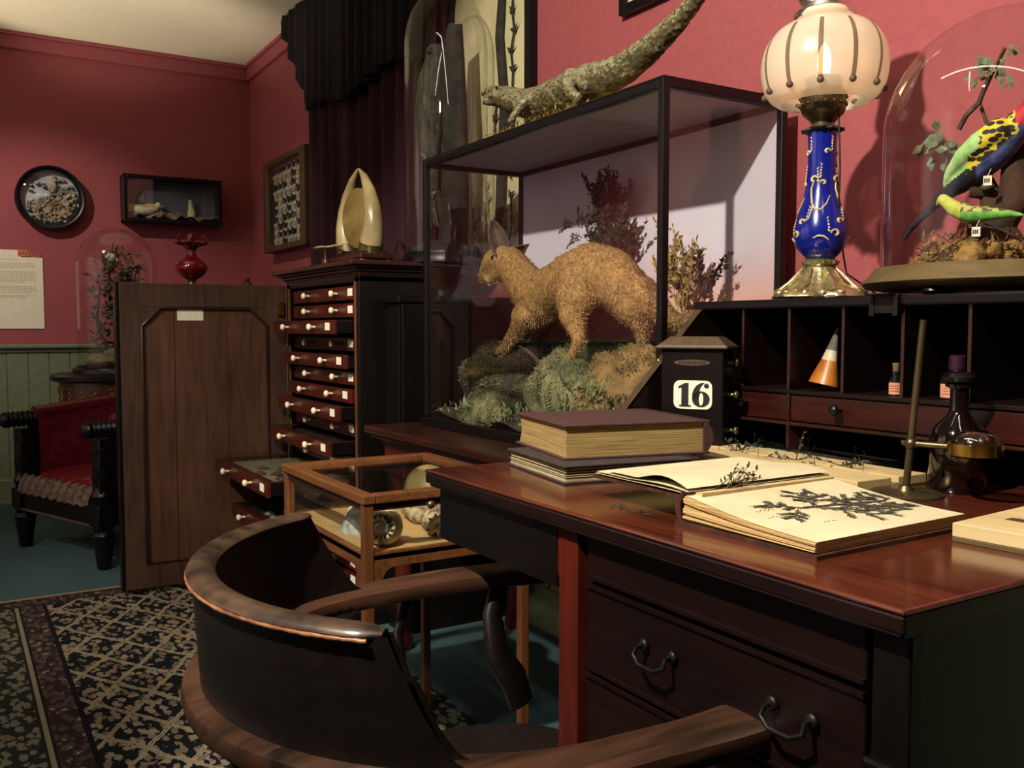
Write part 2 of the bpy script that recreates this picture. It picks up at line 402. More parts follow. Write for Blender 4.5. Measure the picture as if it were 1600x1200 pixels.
# rug: field lattice between long striped borders
def rug_material():
    m, nt, b = nodes('woven_rug'); b.inputs['Roughness'].default_value = 0.95
    b.inputs['Specular IOR Level'].default_value = 0.1
    tc = N(nt, 'ShaderNodeTexCoord'); sx = N(nt, 'ShaderNodeSeparateXYZ'); nt.links.new(tc.outputs['Object'], sx.inputs[0])
    def mth(op, a, bb=None):
        n = N(nt, 'ShaderNodeMath', operation=op)
        for i, q in enumerate((a, bb)):
            if q is None: continue
            if isinstance(q, (int, float)): n.inputs[i].default_value = q
            else: nt.links.new(q, n.inputs[i])
        return n.outputs[0]
    X, Y = sx.outputs[0], sx.outputs[1]
    ns = N(nt, 'ShaderNodeTexNoise'); ns.inputs['Scale'].default_value = 9; nt.links.new(tc.outputs['Object'], ns.inputs['Vector'])
    wv = mth('MULTIPLY', mth('SUBTRACT', ns.outputs[0], 0.5), 0.06)
    Xw = mth('ADD', X, wv)
    def tri(v, per):   # distance from the nearest line, 0..0.5
        f = mth('FRACT', mth('DIVIDE', v, per)); return mth('ABSOLUTE', mth('SUBTRACT', f, 0.5))
    n3_ = N(nt, 'ShaderNodeTexNoise'); n3_.inputs['Scale'].default_value = 90; nt.links.new(tc.outputs['Object'], n3_.inputs['Vector'])
    a = tri(mth('ADD', Xw, mth('MULTIPLY', Y, 1.6)), 0.26); c = tri(mth('SUBTRACT', Xw, mth('MULTIPLY', Y, 1.6)), 0.26)
    line = mth('MINIMUM', a, c)
    lat = mth('LESS_THAN', mth('ABSOLUTE', mth('SUBTRACT', mth('ADD', line, mth('MULTIPLY', mth('SUBTRACT', n3_.outputs[0], .5), .05)), .03)), 0.024)
    vo = N(nt, 'ShaderNodeTexVoronoi'); vo.inputs['Scale'].default_value = 46; vo.feature = 'F1'
    mp = N(nt, 'ShaderNodeMapping'); mp.inputs['Scale'].default_value = (0.5, 0.95, 1); nt.links.new(tc.outputs['Object'], mp.inputs[0]); nt.links.new(mp.outputs[0], vo.inputs['Vector'])
    n3 = N(nt, 'ShaderNodeTexNoise'); n3.inputs['Scale'].default_value = 70; nt.links.new(tc.outputs['Object'], n3.inputs['Vector'])
    leafy = mth('LESS_THAN', mth('ADD', vo.outputs[0], mth('MULTIPLY', mth('SUBTRACT', n3.outputs[0], .5), .9)), 0.47)
    v2 = N(nt, 'ShaderNodeTexVoronoi'); v2.inputs['Scale'].default_value = 30; nt.links.new(tc.outputs['Object'], v2.inputs['Vector'])
    def mix(f, c1, c2):
        n = N(nt, 'ShaderNodeMix', data_type='RGBA')
        if isinstance(f, (int, float)): n.inputs[0].default_value = f
        else: nt.links.new(f, n.inputs[0])
        for i, q in ((6, c1), (7, c2)):
            if isinstance(q, str): n.inputs[i].default_value = lin(q)
            else: nt.links.new(q, n.inputs[i])
        return n.outputs[2]
    motif = ramp(nt, v2.outputs['Color'], [(0.0, '#6d6050'), (0.45, '#7d7360'), (0.6, '#8a7a66'), (1.0, '#64705e')], 'CONSTANT')
    field = mix(leafy, '#14181a', motif)
    field = mix(lat, field, '#8f8368')
    gb = mix(leafy, '#23261f', mix(mth('LESS_THAN', v2.outputs[0], 0.25), '#6a6a56', '#6e5a4e'))
    rb = mix(leafy, '#2b2422', mix(mth('LESS_THAN', v2.outputs[0], 0.3), '#4c3d38', '#857868'))
    d = mth('ABSOLUTE', Y)            # object origin lies on the rug's long axis
    col = mix(mth('GREATER_THAN', d, 0.275), field, '#1a1418')
    col = mix(mth('GREATER_THAN', d, 0.290), col, rb)
    col = mix(mth('GREATER_THAN', d, 0.365), col, '#1b1c1b')
    col = mix(mth('GREATER_THAN', d, 0.373), col, '#7b7860')
    col = mix(mth('GREATER_THAN', d, 0.386), col, '#22221f')
    col = mix(mth('GREATER_THAN', d, 0.394), col, gb)
    end = mth('LESS_THAN', X, -4.14 + 0.13)
    col = mix(end, col, rb)
    col = mix(mth('LESS_THAN', X, -4.115), col, '#8a7a5a')
    nt.links.new(col, b.inputs['Base Color'])
    n2 = N(nt, 'ShaderNodeTexNoise'); n2.inputs['Scale'].default_value = 400; nt.links.new(tc.outputs['Object'], n2.inputs['Vector'])
    bump(nt, b, n2.outputs[0], 0.6, 0.003)
    return m
M['rug'] = rug_material()
rug = obj('rug', MB().box(-4.14, -0.1, -0.3, 1.22, 0.0, 0.008), 'rug', loc=(0, 0.572, 0))
tag(rug, 'long patterned rug with diamond lattice field and striped borders on the floor', 'rug')

# ================================================================== far wall
def ring_frame(mb, cy, cz, r, x0, x1, wd, n=48):
    pr = [(r - wd, x0), (r, x0), (r, x1 - 0.01), (r - wd * 0.3, x1), (r - wd * 0.75, x1 - 0.004), (r - wd, x1 - 0.02)]
    vs = []; fs = []
    for i in range(n):
        a = 2 * PI * i / n
        for q, x in pr: vs.append((x, cy + q * math.cos(a), cz + q * math.sin(a)))
    k = len(pr)
    for i in range(n):
        for j in range(k):
            fs.append((i * k + j, i * k + (j + 1) % k, ((i + 1) % n) * k + (j + 1) % k, ((i + 1) % n) * k + j))
    mb.add(vs, fs)

def disc(mb, x, cy, cz, r, bulge=0.0, n=40, k=6):
    vs = [(x + bulge, cy, cz)]; fs = []
    for j in range(1, k + 1):
        for i in range(n):
            a = 2 * PI * i / n; q = r * j / k
            vs.append((x + bulge * (1 - (j / k) ** 2), cy + q * math.cos(a), cz + q * math.sin(a)))
    for i in range(n): fs.append((0, 1 + i, 1 + (i + 1) % n))
    for j in range(k - 1):
        for i in range(n):
            a = 1 + j * n; fs.append((a + i, a + n + i, a + n + (i + 1) % n, a + (i + 1) % n))
    mb.add(vs, fs)

M['diorama'] = mat('mottled_shell_and_moss_work', '#6a6858', '#b0a48e', 0.8, scale=26, bmp=0.8, detail=8, dist=0.01)
M['sky_board'] = mat('pale_grey_painted_board', '#8d95a3', '#b9bcc0', 0.7, scale=6)
cy, cz = 0.572, 1.912
R0 = thing('round_wall_case', (FX, cy, cz), 'round black framed wall case with domed glass over mossy shellwork', 'wall case')
mb = MB(); ring_frame(mb, cy, cz, 0.198, FX, FX + 0.09, 0.032); obj('frame', mb, 'black', R0, smooth=True)
mb = MB(); disc(mb, FX + 0.02, cy, cz, 0.17); obj('backing', mb, 'sky_board', R0)
mb = MB()
rr = random.Random(3)
for i in range(420):
    a = rr.uniform(0, 2 * PI); q = math.sqrt(rr.random()) * 0.15
    yy, zz = cy + q * math.cos(a), cz + q * math.sin(a)
    if zz > cz + 0.03 + 0.5 * (yy - cy) and rr.random() < 0.93: continue
    mb.ell((FX + 0.035, yy, zz), (0.02, rr.uniform(0.006, 0.017), rr.uniform(0.006, 0.015)), None, 8, 6)
mb.wob(0.006, 40)
obj('shellwork', mb, 'diorama', R0, smooth=True, label='grey and brown mossy shellwork')
M['orange_bloom'] = mat('faded_orange_petals', '#8f5138', '#a8603f', 0.8)
mb = MB()
for i in range(16): mb.ell((FX + 0.058, cy + rr.uniform(0.0, 0.11), cz - rr.uniform(0.0, 0.11)), 0.008, None, 6, 5)
obj('large_bloom', MB().ell((FX + 0.055, cy + 0.01, cz + 0.07), (0.02, 0.028, 0.04), None, 10, 8), 'diorama', R0, smooth=True)
obj('flower_cluster', mb, 'orange_bloom', R0, smooth=True, label='small faded orange blooms')
mb = MB(); disc(mb, FX + 0.075, cy, cz, 0.169, 0.03); obj('glass', mb, 'glass', R0, smooth=True)

# oblong case with two sea birds
y0, y1, z0, z1 = 0.985, 1.597, 1.79, 2.088; xf = FX + 0.13
R0 = thing('oblong_bird_case', (FX, (y0 + y1) / 2, z0), 'long black glazed wall case holding a gull and a standing bird', 'wall case')
mb = MB()
for a in (0,):
    mb.box(FX, FX + 0.012, y0, y1, z0, z1); mb.box(FX, xf, y0, y0 + 0.012, z0, z1); mb.box(FX, xf, y1 - 0.012, y1, z0, z1)
    mb.box(FX, xf, y0, y1, z0, z0 + 0.012); mb.box(FX, xf, y0, y1, z1 - 0.012, z1)
obj('box', mb, 'black', R0)
mb = MB(); t = 0.022
mb.box(xf, xf + 0.014, y0 - 0.004, y0 + t, z0 - 0.004, z1 + 0.004); mb.box(xf, xf + 0.014, y1 - t, y1 + 0.004, z0 - 0.004, z1 + 0.004)
mb.box(xf, xf + 0.014, y0 + t, y1 - t, z0 - 0.004, z0 + t); mb.box(xf, xf + 0.014, y0 + t, y1 - t, z1 - t, z1 + 0.004)
obj('frame', mb, 'black', R0, 0.003)
M['dusk_board'] = mat('dusky_blue_painted_board', '#4a5058', '#6c7276', 0.8, scale=5)
obj('backdrop', MB().box(FX + 0.012, FX + 0.016, y0 + 0.012, y1 - 0.012, z0 + 0.012, z1 - 0.012), 'dusk_board', R0)
mb = MB(); mb.grid(lambda u, v: (FX + 0.016 + 0.11 * u, y0 + 0.013 + v * (y1 - y0 - 0.026), z0 + 0.04 + 0.035 * noise.noise(Vector((u * 3, v * 11, 1))) + 0.03 * (1 - u)), 10, 50)
M['shingle'] = mat('grey_shingle', '#5f5c4c', '#8b8468', 0.9, scale=50, bmp=0.8, dist=0.006)
obj('shore', mb, 'shingle', R0, smooth=True)
obj('glass', MB().box(xf + 0.002, xf + 0.004, y0 + t - 0.004, y1 - t + 0.004, z0 + t - 0.004, z1 - t + 0.004), 'glass', R0)
M['gull_white'] = mat('white_feathers', '#cfc8a6', '#e0dabc', 0.8, scale=60)
M['gull_buff'] = mat('buff_feathers', '#a89a5a', '#c5b878', 0.8, scale=60)
gx = FX + 0.06
mb = MB(); mb.ell((gx, 1.10, z0 + 0.085), (0.035, 0.085, 0.034)); mb.ell((gx, 1.16, z0 + 0.10), (0.03, 0.055, 0.03)); mb.ell((gx + 0.01, 1.205, z0 + 0.12), (0.018, 0.02, 0.02))
mb.tube([(gx, 1.06, z0 + 0.1), (gx, 1.0, z0 + 0.115)], [0.02, 0.004]); mb.tube([(gx + 0.01, 1.22, z0 + 0.118), (gx + 0.01, 1.25, z0 + 0.108)], [0.007, 0.002])
g = fuse('stuffed_gull', mb, ['gull_white', 'gull_buff'], voxel=0.004, it=3, loc=(gx, 1.12, z0 + 0.05), paint=lambda c, n: 1 if c.z > z0 + 0.1 and c.y < 1.18 else 0)
tag(g, 'pale gull lying low in the left half of the oblong wall case', 'bird')
mb = MB(); mb.ell((gx, 1.42, z0 + 0.075), (0.026, 0.028, 0.05)); mb.ell((gx, 1.415, z0 + 0.125), (0.018, 0.018, 0.03)); mb.ell((gx + 0.004, 1.412, z0 + 0.158), (0.014, 0.014, 0.015)); mb.tube([(gx + 0.01, 1.405, z0 + 0.16), (gx + 0.02, 1.385, z0 + 0.165)], [0.005, 0.001])
g = fuse('stuffed_seabird', mb, ['gull_white', 'gull_buff'], voxel=0.004, it=2, loc=(gx, 1.42, z0 + 0.03), paint=lambda c, n: 1 if c.x < gx else 0)
tag(g, 'small upright buff bird in the right half of the oblong wall case', 'bird')

# notice on the far wall
R0 = thing('wall_notice', (FX + 0.002, 0.35, 1.3), 'cream printed notice with an orange heading above the green wainscot', 'poster')
mb = MB(); mb.box(FX, FX + 0.006, 0.12, 0.52, 1.098, 1.542); mb.box(FX, FX + 0.006, 0.12, 0.40, 1.542, 1.585)
obj('sheet', mb, 'label', R0)
M['orange_ink'] = mat('orange_ink', '#b8643c', '#c9805a', 0.8, scale=120)
M['pink_ink'] = mat('faded_red_ink', '#8e4a42', '#a66055', 0.8, scale=120)
M['grey_ink'] = mat('faint_grey_ink', '#b5ac92', '#beb59c', 0.8, scale=200)
M['brown_ink'] = mat('brown_ink', '#8a4630', '#8a4630', 0.8)
mb = MB(); xx = FX + 0.0065
mb.prism([(0.383, 1.548), (0.45, 1.548), (0.445, 1.572), (0.437, 1.586), (0.383, 1.586)], lambda u, v, ww: (ww, u, v), FX + 0.001, xx + 0.0015)
obj('heading', mb, 'orange_ink', R0)
mb = MB(); mb.box(FX, xx + 0.001, 0.452, 0.508, 1.543, 1.567); obj('subheading', mb, 'pink_ink', R0)
mb = MB()
for i, q in enumerate((0.392, 0.408, 0.422, 0.434)):
    mb.box(xx, xx + 0.002, q, q + 0.007, 1.558, 1.576)
    if i % 2 == 0: mb.box(xx, xx + 0.002, q, q + 0.011, 1.556, 1.560)
obj('heading_letters', mb, 'brown_ink', R0)
rr = random.Random(11)
for top, nl, xr in ((1.53, 1, 0.44), (1.505, 4, 0.475), (1.455, 8, 0.478), (1.362, 5, 0.482), (1.305, 2, 0.484)):
    mb = MB()
    for k in range(nl):
        z = top - k * 0.0095; q = 0.13
        while q < xr - (0.06 if k == nl - 1 else 0):
            l = rr.uniform(0.008, 0.026); mb.box(FX + 0.006, FX + 0.0068, q, min(q + l, xr), z - 0.0042, z); q += l + 0.005
    obj('text_paragraph', mb, 'grey_ink', R0)

# frame of moths on the main wall
x0, x1, z0, z1 = -5.93, -5.13, 1.583, 2.153; yf = 1.76
R0 = thing('moth_frame', (-5.53, WY, z0), 'brown wooden wall frame of pale and dark moths in rows beside the curtain', 'display frame')
mb = MB(); t = 0.085
mb.box(x0, x0 + t, yf, WY, z0, z1); mb.box(x1 - t, x1, yf, WY, z0, z1); mb.box(x0 + t, x1 - t, yf, WY, z0, z0 + 0.035); mb.box(x0 + t, x1 - t, yf, WY, z1 - 0.035, z1)
obj('frame', mb, 'frame_wood', R0, 0.005)
obj('backing', MB().box(x0 + t, x1 - t, WY - 0.03, WY - 0.012, z0 + 0.035, z1 - 0.035), 'label', R0)
obj('glass', MB().box(x0 + t, x1 - t, yf + 0.008, yf + 0.010, z0 + 0.035, z1 - 0.035), 'glass', R0)
M['moth_pale'] = mat('pale_moth_wing', '#8f8f80', '#c9c4a8', 0.8, scale=90)
M['moth_dark'] = mat('dark_moth_wing', '#0d0f12', '#22242a', 0.8, scale=90)
def moth(mb, c, s, side):
    cx, cz = c; yy = WY - 0.033
    for sg in (-1, 1):
        mb.add([(cx, yy, cz + .1 * s), (cx + sg * s, yy - .006, cz + .62 * s), (cx + sg * .9 * s, yy - .007, cz + .12 * s), (cx + sg * .15 * s, yy, cz - .1 * s)], [(0, 1, 2, 3)])
        mb.add([(cx, yy, cz - .02 * s), (cx + sg * .72 * s, yy - .005, cz - .05 * s), (cx + sg * .5 * s, yy - .005, cz - .6 * s), (cx + sg * .1 * s, yy, cz - .3 * s)], [(0, 1, 2, 3)])
    mb.tube([(cx, yy - .002, cz + .3 * s), (cx, yy - .004, cz), (cx, yy - .002, cz - .4 * s)], [.04 * s, .1 * s, .03 * s], 6)
lib = {}
for kind in ('moth_pale', 'moth_dark'):
    mb = MB(); moth(mb, (0, 0), 0.05, 1)
    lib[kind] = _mesh('mounted_moth', mb, kind, (0, 0, 0))
rr = random.Random(5)
for r_ in range(10):
    for c_ in range(7):
        kind = 'moth_dark' if (r_ + c_ * 2 + (rr.random() < .3)) % 2 else 'moth_pale'
        o = bpy.data.objects.new('mounted_moth', lib[kind]); COL.objects.link(o)
        o.location = (x0 + t + 0.05 + c_ * 0.088 + rr.uniform(-.004, .004), 0, z0 + 0.06 + r_ * 0.05)
        s = rr.uniform(0.85, 1.1); o.scale = (s, 1, s)
        tag(o, ('small dark mounted moth in the rows of the brown wall frame' if kind == 'moth_dark' else 'small pale mounted moth in the rows of the brown wall frame'), 'moth', 'dark moths in the wall frame' if kind == 'moth_dark' else 'pale moths in the wall frame')

# curtain with a scalloped pelmet
cx0, cx1 = -5.11, -3.50
R0 = thing('velvet_curtain', (-4.3, 1.785, CZ - 0.05), 'full length dark wine velvet curtain with a gathered pelmet behind the cabinet', 'curtain')
def fold(u, v):
    x = cx0 + (cx1 - cx0) * u; z = 0.02 + (CZ - 0.35) * v
    d = 0.035 * math.sin(u * 62 + 1.4 * math.sin(u * 9)) + 0.012 * math.sin(u * 131 + v * 2)
    return (x + 0.01 * math.sin(v * 5 + u * 20), 1.785 + d * .8 * (0.75 + 0.25 * (1 - v)), z)
mb = MB(); mb.grid(fold, 260, 12); o = obj('drape', mb, 'velvet', R0, smooth=89)
so = o.modifiers.new('thick', 'SOLIDIFY'); so.thickness = 0.006
def pel(u, v):
    x = -5.36 + (cx1 + 5.36) * u
    low = 0.03 + 0.60 * min(1, u / 0.26) ** 1.25 + .03 * math.sin(u * 14)
    z = CZ - 0.02 - low * (1 - v)
    return (x, 1.715 + 0.020 * math.sin(u * 95) * (1 - 0.5 * v) + 0.008 * math.sin(u * 211), z)
mb = MB(); mb.grid(pel, 240, 8); o = obj('pelmet', mb, 'pelmet_cloth', R0, smooth=89, label='scalloped dark velvet pelmet')
so = o.modifiers.new('thick', 'SOLIDIFY'); so.thickness = 0.008
mb = MB(); mb.box(-5.36, cx1, 1.735, 1.79, CZ - 0.045, CZ - 0.002); obj('rail', mb, 'black', R0)

# low bookcase hidden behind the open cabinet door, carrying the ruby lamp
R0 = thing('low_bookcase', (-5.75, 1.35, 0), 'dark wooden bookcase against the far wall behind the open cabinet door', 'bookcase')
mb = MB(); mb.box(-6.44, -5.75, 1.25, 1.28, 0, 1.31); mb.box(-6.44, -5.75, 1.72, 1.75, 0, 1.31); mb.box(-6.44, -6.42, 1.28, 1.72, 0, 1.31)
for z in (0.06, 0.45, 0.85): mb.box(-6.42, -5.76, 1.28, 1.72, z, z + 0.022)
obj('carcass', mb, 'mahogany', R0); obj('top', MB().box(-6.44, -5.72, 1.242, 1.77, 1.31, 1.335), 'mahogany', R0, 0.006)

M['ruby'] = mat('ruby_glass', '#6a0616', '#8c0c22', 0.08, scale=5, coat=0.8)
M['ruby'].node_tree.nodes['Principled BSDF'].inputs['Transmission Weight'].default_value = 0.35
lx, ly = -5.95, 1.31
R0 = thing('ruby_glass_lamp', (lx, ly, 1.335), 'ruby red glass oil lamp with a frilled rim above the open door', 'lamp')
obj('foot', MB().lathe([(0.06, 0), (0.06, .012), (0.03, .03), (0.022, .06), (0.03, .075)], lx, ly, 1.335, 24), 'old_brass', R0, smooth=True)
obj('font', MB().lathe([(0.03, .07), (0.065, .09), (0.095, .125), (0.098, .15), (0.07, .185), (0.038, .205), (.03, .22)], lx, ly, 1.335, 32), 'ruby', R0, smooth=True)
mb = MB()
mb.lathe([(0.03, .215), (0.026, .25), (0.05, .275), (0.085, .29), (0.088, .296), (0.05, .283), (.022, .255)], lx, ly, 1.335, 64, cap=False, fn=lambda a, i: 1 + (0.22 * math.sin(a * 8) if i in (3, 4) else 0))
obj('frilled_rim', mb, 'ruby', R0, smooth=True)
obj('neck', MB().lathe([(0.02, .24), (0.018, .3), (0.03, .325), (0.02, .35), (.01, .355)], lx, ly, 1.335, 20), 'ruby', R0, smooth=True)
mb = MB(); mb.tube([(lx, ly + 0.075, 1.625), (lx + .01, ly + 0.095, 1.655), (lx, ly + 0.085, 1.68), (lx, ly + .065, 1.665)], 0.008, 8); mb.tube([(lx, ly - 0.06, 1.625), (lx + .01, ly - 0.085, 1.655), (lx, ly - 0.07, 1.685), (lx, ly - .05, 1.665)], 0.008, 8)
obj('side_frill', mb, 'ruby', R0, smooth=True)
o = obj('brass_finial', MB().lathe([(0.07, 0), (0.07, .01), (.05, .03), (.03, .05), (0.012, .065), (.016, .08), (.004, .095)], -5.95, 1.655, 1.335, 20), 'old_brass', loc=(-5.95, 1.655, 1.335), smooth=True)
tag(o, 'small brass domed lid peeping over the open cabinet door', 'ornament')

# ================================================================== drum table and its bell jar
jx, jy = -5.45, 0.80
M['marquetry'] = wood('inlaid_walnut_band', '#2c160c', '#5a3218', 'y', 8, 0.3)
M['inlay'] = mat('boxwood_inlay', '#9a6a34', '#b07c42', 0.4)
R0 = thing('drum_table', (jx, jy, 0), 'dark octagonal drum table with inlaid frieze behind the red armchair', 'table')
def octo(r, z0, z1, mb): mb.lathe([(r, z0), (r, z1)], jx, jy, 0, 8); return mb
mb = MB(); mb.lathe([(0.33, .815), (0.345, .825), (0.345, .845), (0.33, .855)], jx, jy, 0, 40); obj('top', mb, 'black_wood', R0, smooth=True)
obj('frieze', MB().lathe([(0.305, .67), (0.305, .815)], jx, jy, 0, 40), 'marquetry', R0, smooth=True)
mb = MB()
for k in range(14):
    a = -PI / 2 + (k - 5) * 0.26
    for dz, hh, ww in ((0.705, 0.006, .05), (.78, .006, .05)):
        for q in range(3):
            b_ = a + (q - 1) * 0.05; mb.ell((jx + .306 * math.cos(b_), jy + .306 * math.sin(b_), dz), (.006, .006, .004), None, 8, 6)
    for q in range(5):
        b_ = a + .03 * math.cos(q * 2 * PI / 5); z = .742 + .02 * math.sin(q * 2 * PI / 5)
        mb.ell((jx + .306 * math.cos(b_), jy + .306 * math.sin(b_), z), (.005, .005, .007), None, 8, 6)
obj('inlay', mb, 'inlay', R0, smooth=True, label='boxwood scroll inlay')
obj('lower_rim', MB().lathe([(0.31, .63), (0.335, .645), (.335, .66), (0.31, .672)], jx, jy, 0, 40), 'black_wood', R0, smooth=True)
DT = R0
obj('pedestal', MB().lathe([(0.1, .64), (0.06, .55), (0.09, .4), (0.05, .3), (0.11, .2), (.12, .145)], jx, jy, 0, 24), 'black_wood', R0, smooth=True)
obj('base', MB().lathe([(0.28, .0815), (0.28, .1), (0.2, .13), (.12, .15)], jx, jy, 0, 32), 'black_wood', R0, smooth=True)

def bell_jar(name, cx, cy, z, r, h, label, base_mat, br=1.15, base=None, feet=0, cap=1.0):
    R0 = thing(name, (cx, cy, z), label, 'glass dome')
    bp = base or [(r * br, 0), (r * br, .02), (r * br * .97, .03), (r * 1.03, .034), (r * 1.03, .045)]
    obj('base', MB().lathe(bp, cx, cy, z, 56), base_mat, R0, smooth=40)
    bz = bp[-1][1]
    pr = [(r, bz), (r, bz + h - r * cap)]
    for i in range(1, 13):
        a = PI / 2 * i / 12; pr.append((max(r * math.cos(a), 0.0005), bz + h - r * cap + r * cap * math.sin(a)))
    obj('glass_dome', MB().lathe(pr, cx, cy, z, 64, cap=False), 'dome_glass', R0, smooth=89)
    if feet:
        for k in range(3):
            a = -PI / 2 + (k - 1) * 2 * PI / 3
            obj('foot', MB().lathe([(.012, -feet), (.018, -feet / 2), (.016, 0.001)], cx + r * math.cos(a), cy + r * math.sin(a), z, 14), 'black', R0, smooth=True)
    return R0, bz + z
jar, jz = bell_jar('bell_jar', jx, jy, 0.855, 0.205, 0.745, 'tall glass bell jar of foliage and perched birds on the drum table', 'black')
M['twig'] = mat('grey_brown_bark', '#2b2219', '#5a4a38', 0.9, scale=40, bmp=0.8, dist=0.004)
M['dry_leaf'] = mat('faded_green_leaf', '#3c4630', '#7a7c5c', 0.8, scale=50)
M['dark_leaf'] = mat('dark_green_leaf', '#141c14', '#2f3a28', 0.8, scale=50)
M['leaf_mix'] = mat('mixed_dried_leaves', '#1a2218', '#6a5c4a', 0.8, scale=14)
M['moss'] = mat('dry_moss', '#4a4a26', '#7c7448', 0.95, scale=60, bmp=1.0, detail=8, dist=0.008)
M['moss_brown'] = mat('dry_brown_moss', '#5a3f1c', '#9a7a40', 0.95, scale=60, bmp=1.0, detail=8, dist=0.008)
def sprig(mb, p, d, L, nl, ls, rnd, r=0.002, droop=0.0, curl=0.3):
    p = Vector(p); d = Vector(d).normalized(); pts = [p.copy()]; k = 6
    for i in range(k):
        d = (d + Vector((rnd.uniform(-1, 1), rnd.uniform(-1, 1), rnd.uniform(-1, 1))) * curl * .3 + Vector((0, 0, -droop))).normalized()
        p = p + d * L / k; pts.append(p.copy())
    mb.tube(pts, [r * (1 - .12 * i) for i in range(k + 1)], 5)
    for i in range(nl):
        t = 0.25 + .75 * i / nl; j = min(int(t * k), k - 1); q = pts[j].lerp(pts[j + 1], t * k - j)
        dd = Vector((rnd.uniform(-1, 1), rnd.uniform(-1, 1), rnd.uniform(-.6, 1)))
        mb.leaf(q, dd + d * .8, (rnd.uniform(-1, 1), rnd.uniform(-1, 1), rnd.uniform(-1, 1)), ls * rnd.uniform(.6, 1.3), ls * rnd.uniform(.18, .35))
    return pts
rr = random.Random(21)
R1 = thing('foliage_display', (jx, jy, jz), 'twisted branch with faded leaves inside the bell jar on the drum table', 'plant display')
mb = MB(); mb.ell((jx, jy, jz + .02), (.17, .17, .05)); mb.ell((jx + .04, jy + .02, jz + .06), (.1, .1, .06)); mb.wob(.02, 14); obj('moss_mound', mb, 'moss', R1, smooth=True)
mb = MB()
for i, (dx, dy, L) in enumerate(((.3, .1, .62), (-.2, .35, .55), (.1, -.3, .5), (-.1, .1, .66), (.25, .45, .5))):
    p = Vector((jx + dx * .1, jy + dy * .1, jz + .03)); pts = [p.copy()]; d = Vector((dx * .35, dy * .35, 1)).normalized()
    for k in range(9):
        d = (d + Vector((rr.uniform(-.3, .3), rr.uniform(-.3, .3), .12))).normalized(); p = p + d * L / 9
        q = Vector((p.x - jx, p.y - jy, 0))
        if q.length > .16: q = q.normalized() * .16; p.x = jx + q.x; p.y = jy + q.y
        pts.append(p.copy())
    mb.tube(pts, [.012 - .001 * k for k in range(10)], 7)
obj('branch', mb, 'twig', R1, smooth=True)
mb = MB()
for i in range(230):
    a = rr.uniform(0, 2 * PI); q = rr.uniform(.02, .15); z = jz + rr.uniform(.08, .62)
    p = Vector((jx + q * math.cos(a), jy + q * math.sin(a), z))
    for k in range(4): mb.leaf(p, (rr.uniform(-1, 1), rr.uniform(-1, 1), rr.uniform(-.6, .8)), (rr.random(), rr.random(), 1), rr.uniform(.03, .055), rr.uniform(.008, .014))
obj('leaf_spray', mb, 'leaf_mix', R1)
M['plume'] = mat('grey_green_plumage', '#54604e', '#8f8d74', 0.8, scale=80)
M['plume_red'] = mat('dull_red_plumage', '#6a2620', '#8a4030', 0.8, scale=80)
def small_bird(name, p, d, s, m, lab, cat='bird'):
    p = Vector(p); d = Vector(d).normalized(); mb = MB()
    mb.ell(p, (s * .3, s * .3, s * .3)); mb.ell(p + d * s * .3, (s * .22,) * 3); mb.ell(p + d * s * .62 + Vector((0, 0, s * .1)), (s * .17,) * 3)
    mb.tube([p - d * s * .1, p - d * s * .9], [s * .25, s * .07]); mb.tube([p - d * s * .7, p - d * s * 1.5], [s * .09, s * .04]); mb.tube([p + d * s * .75 + Vector((0, 0, s * .1)), p + d * s * 1.0 + Vector((0, 0, s * .06))], [s * .06, s * .01])
    o = fuse(name, mb, m, voxel=s * .06, it=3, loc=p); tag(o, lab, cat); return o
for o_ in (DT, jar, R1): recede(o_, 1.08)
B1 = small_bird('perched_bird', (jx + .1, jy - .04, jz + .58), (.3, -.5, .25), .075, 'gull_white', 'black and white bird near the top of the drum table bell jar')
B2 = small_bird('perched_bird', (jx + .06, jy + .01, jz + .33), (-.2, .7, .6), .07, 'plume', 'grey green bird halfway up the drum table bell jar')
B3 = small_bird('perched_bird', (jx + .06, jy - .1, jz + .42), (.2, -.4, .8), .05, 'plume_red', 'small dull red bird at the left in the drum table bell jar')

for o_ in (B1, B2, B3): recede(o_, 1.08)

# ================================================================== red leather armchair
M['red_leather'] = mat('worn_red_leather', '#4a0c16', '#671822', 0.32, scale=30, bmp=0.3, coat=0.1)
M['worn_edge'] = mat('scuffed_brown_leather', '#1c1210', '#5e4a36', 0.5, scale=60, bmp=0.5)
A = math.atan2(0.29, 0.73)        # the seat front runs along this direction
AC = thing('leather_armchair', (-4.84, 0.44, 0), 'low dark carved armchair with worn red leather seat and back left of the cabinet', 'armchair', rotz=A, local=True)
# local frame: x along the front, -y is the front, origin at mid front
def leg_(x, y, h=.3):
    mb = MB(); mb.box(x - .045, x + .045, y - .045, y + .045, .2, h); mb.lathe([(.03, 0), (.036, .05), (.045, .12), (.05, .16), (.038, .175), (.05, .2)], x, y, 0, 16)
    return obj('leg', mb, 'black_wood_z', AC, 0.003, smooth=True)
for x, y in ((-.37, 0), (.37, 0), (-.34, .62), (.34, .62)): leg_(x, y)
mb = MB(); mb.box(-.36, .36, -.03, .02, .19, .29); mb.box(-.37, -.32, 0, .62, .19, .29); mb.box(.32, .37, 0, .62, .19, .29); mb.box(-.33, .33, .6, .65, .19, .29)
obj('seat_rail', mb, 'black_wood', AC, 0.004)
mb = MB(); mb.tube([(-.35, -.035, .29), (.35, -.035, .29)], .007, 8); mb.tube([(-.35, -.035, .2), (.35, -.035, .2)], .007, 8); obj('beading', mb, 'worn_edge', AC, smooth=True)
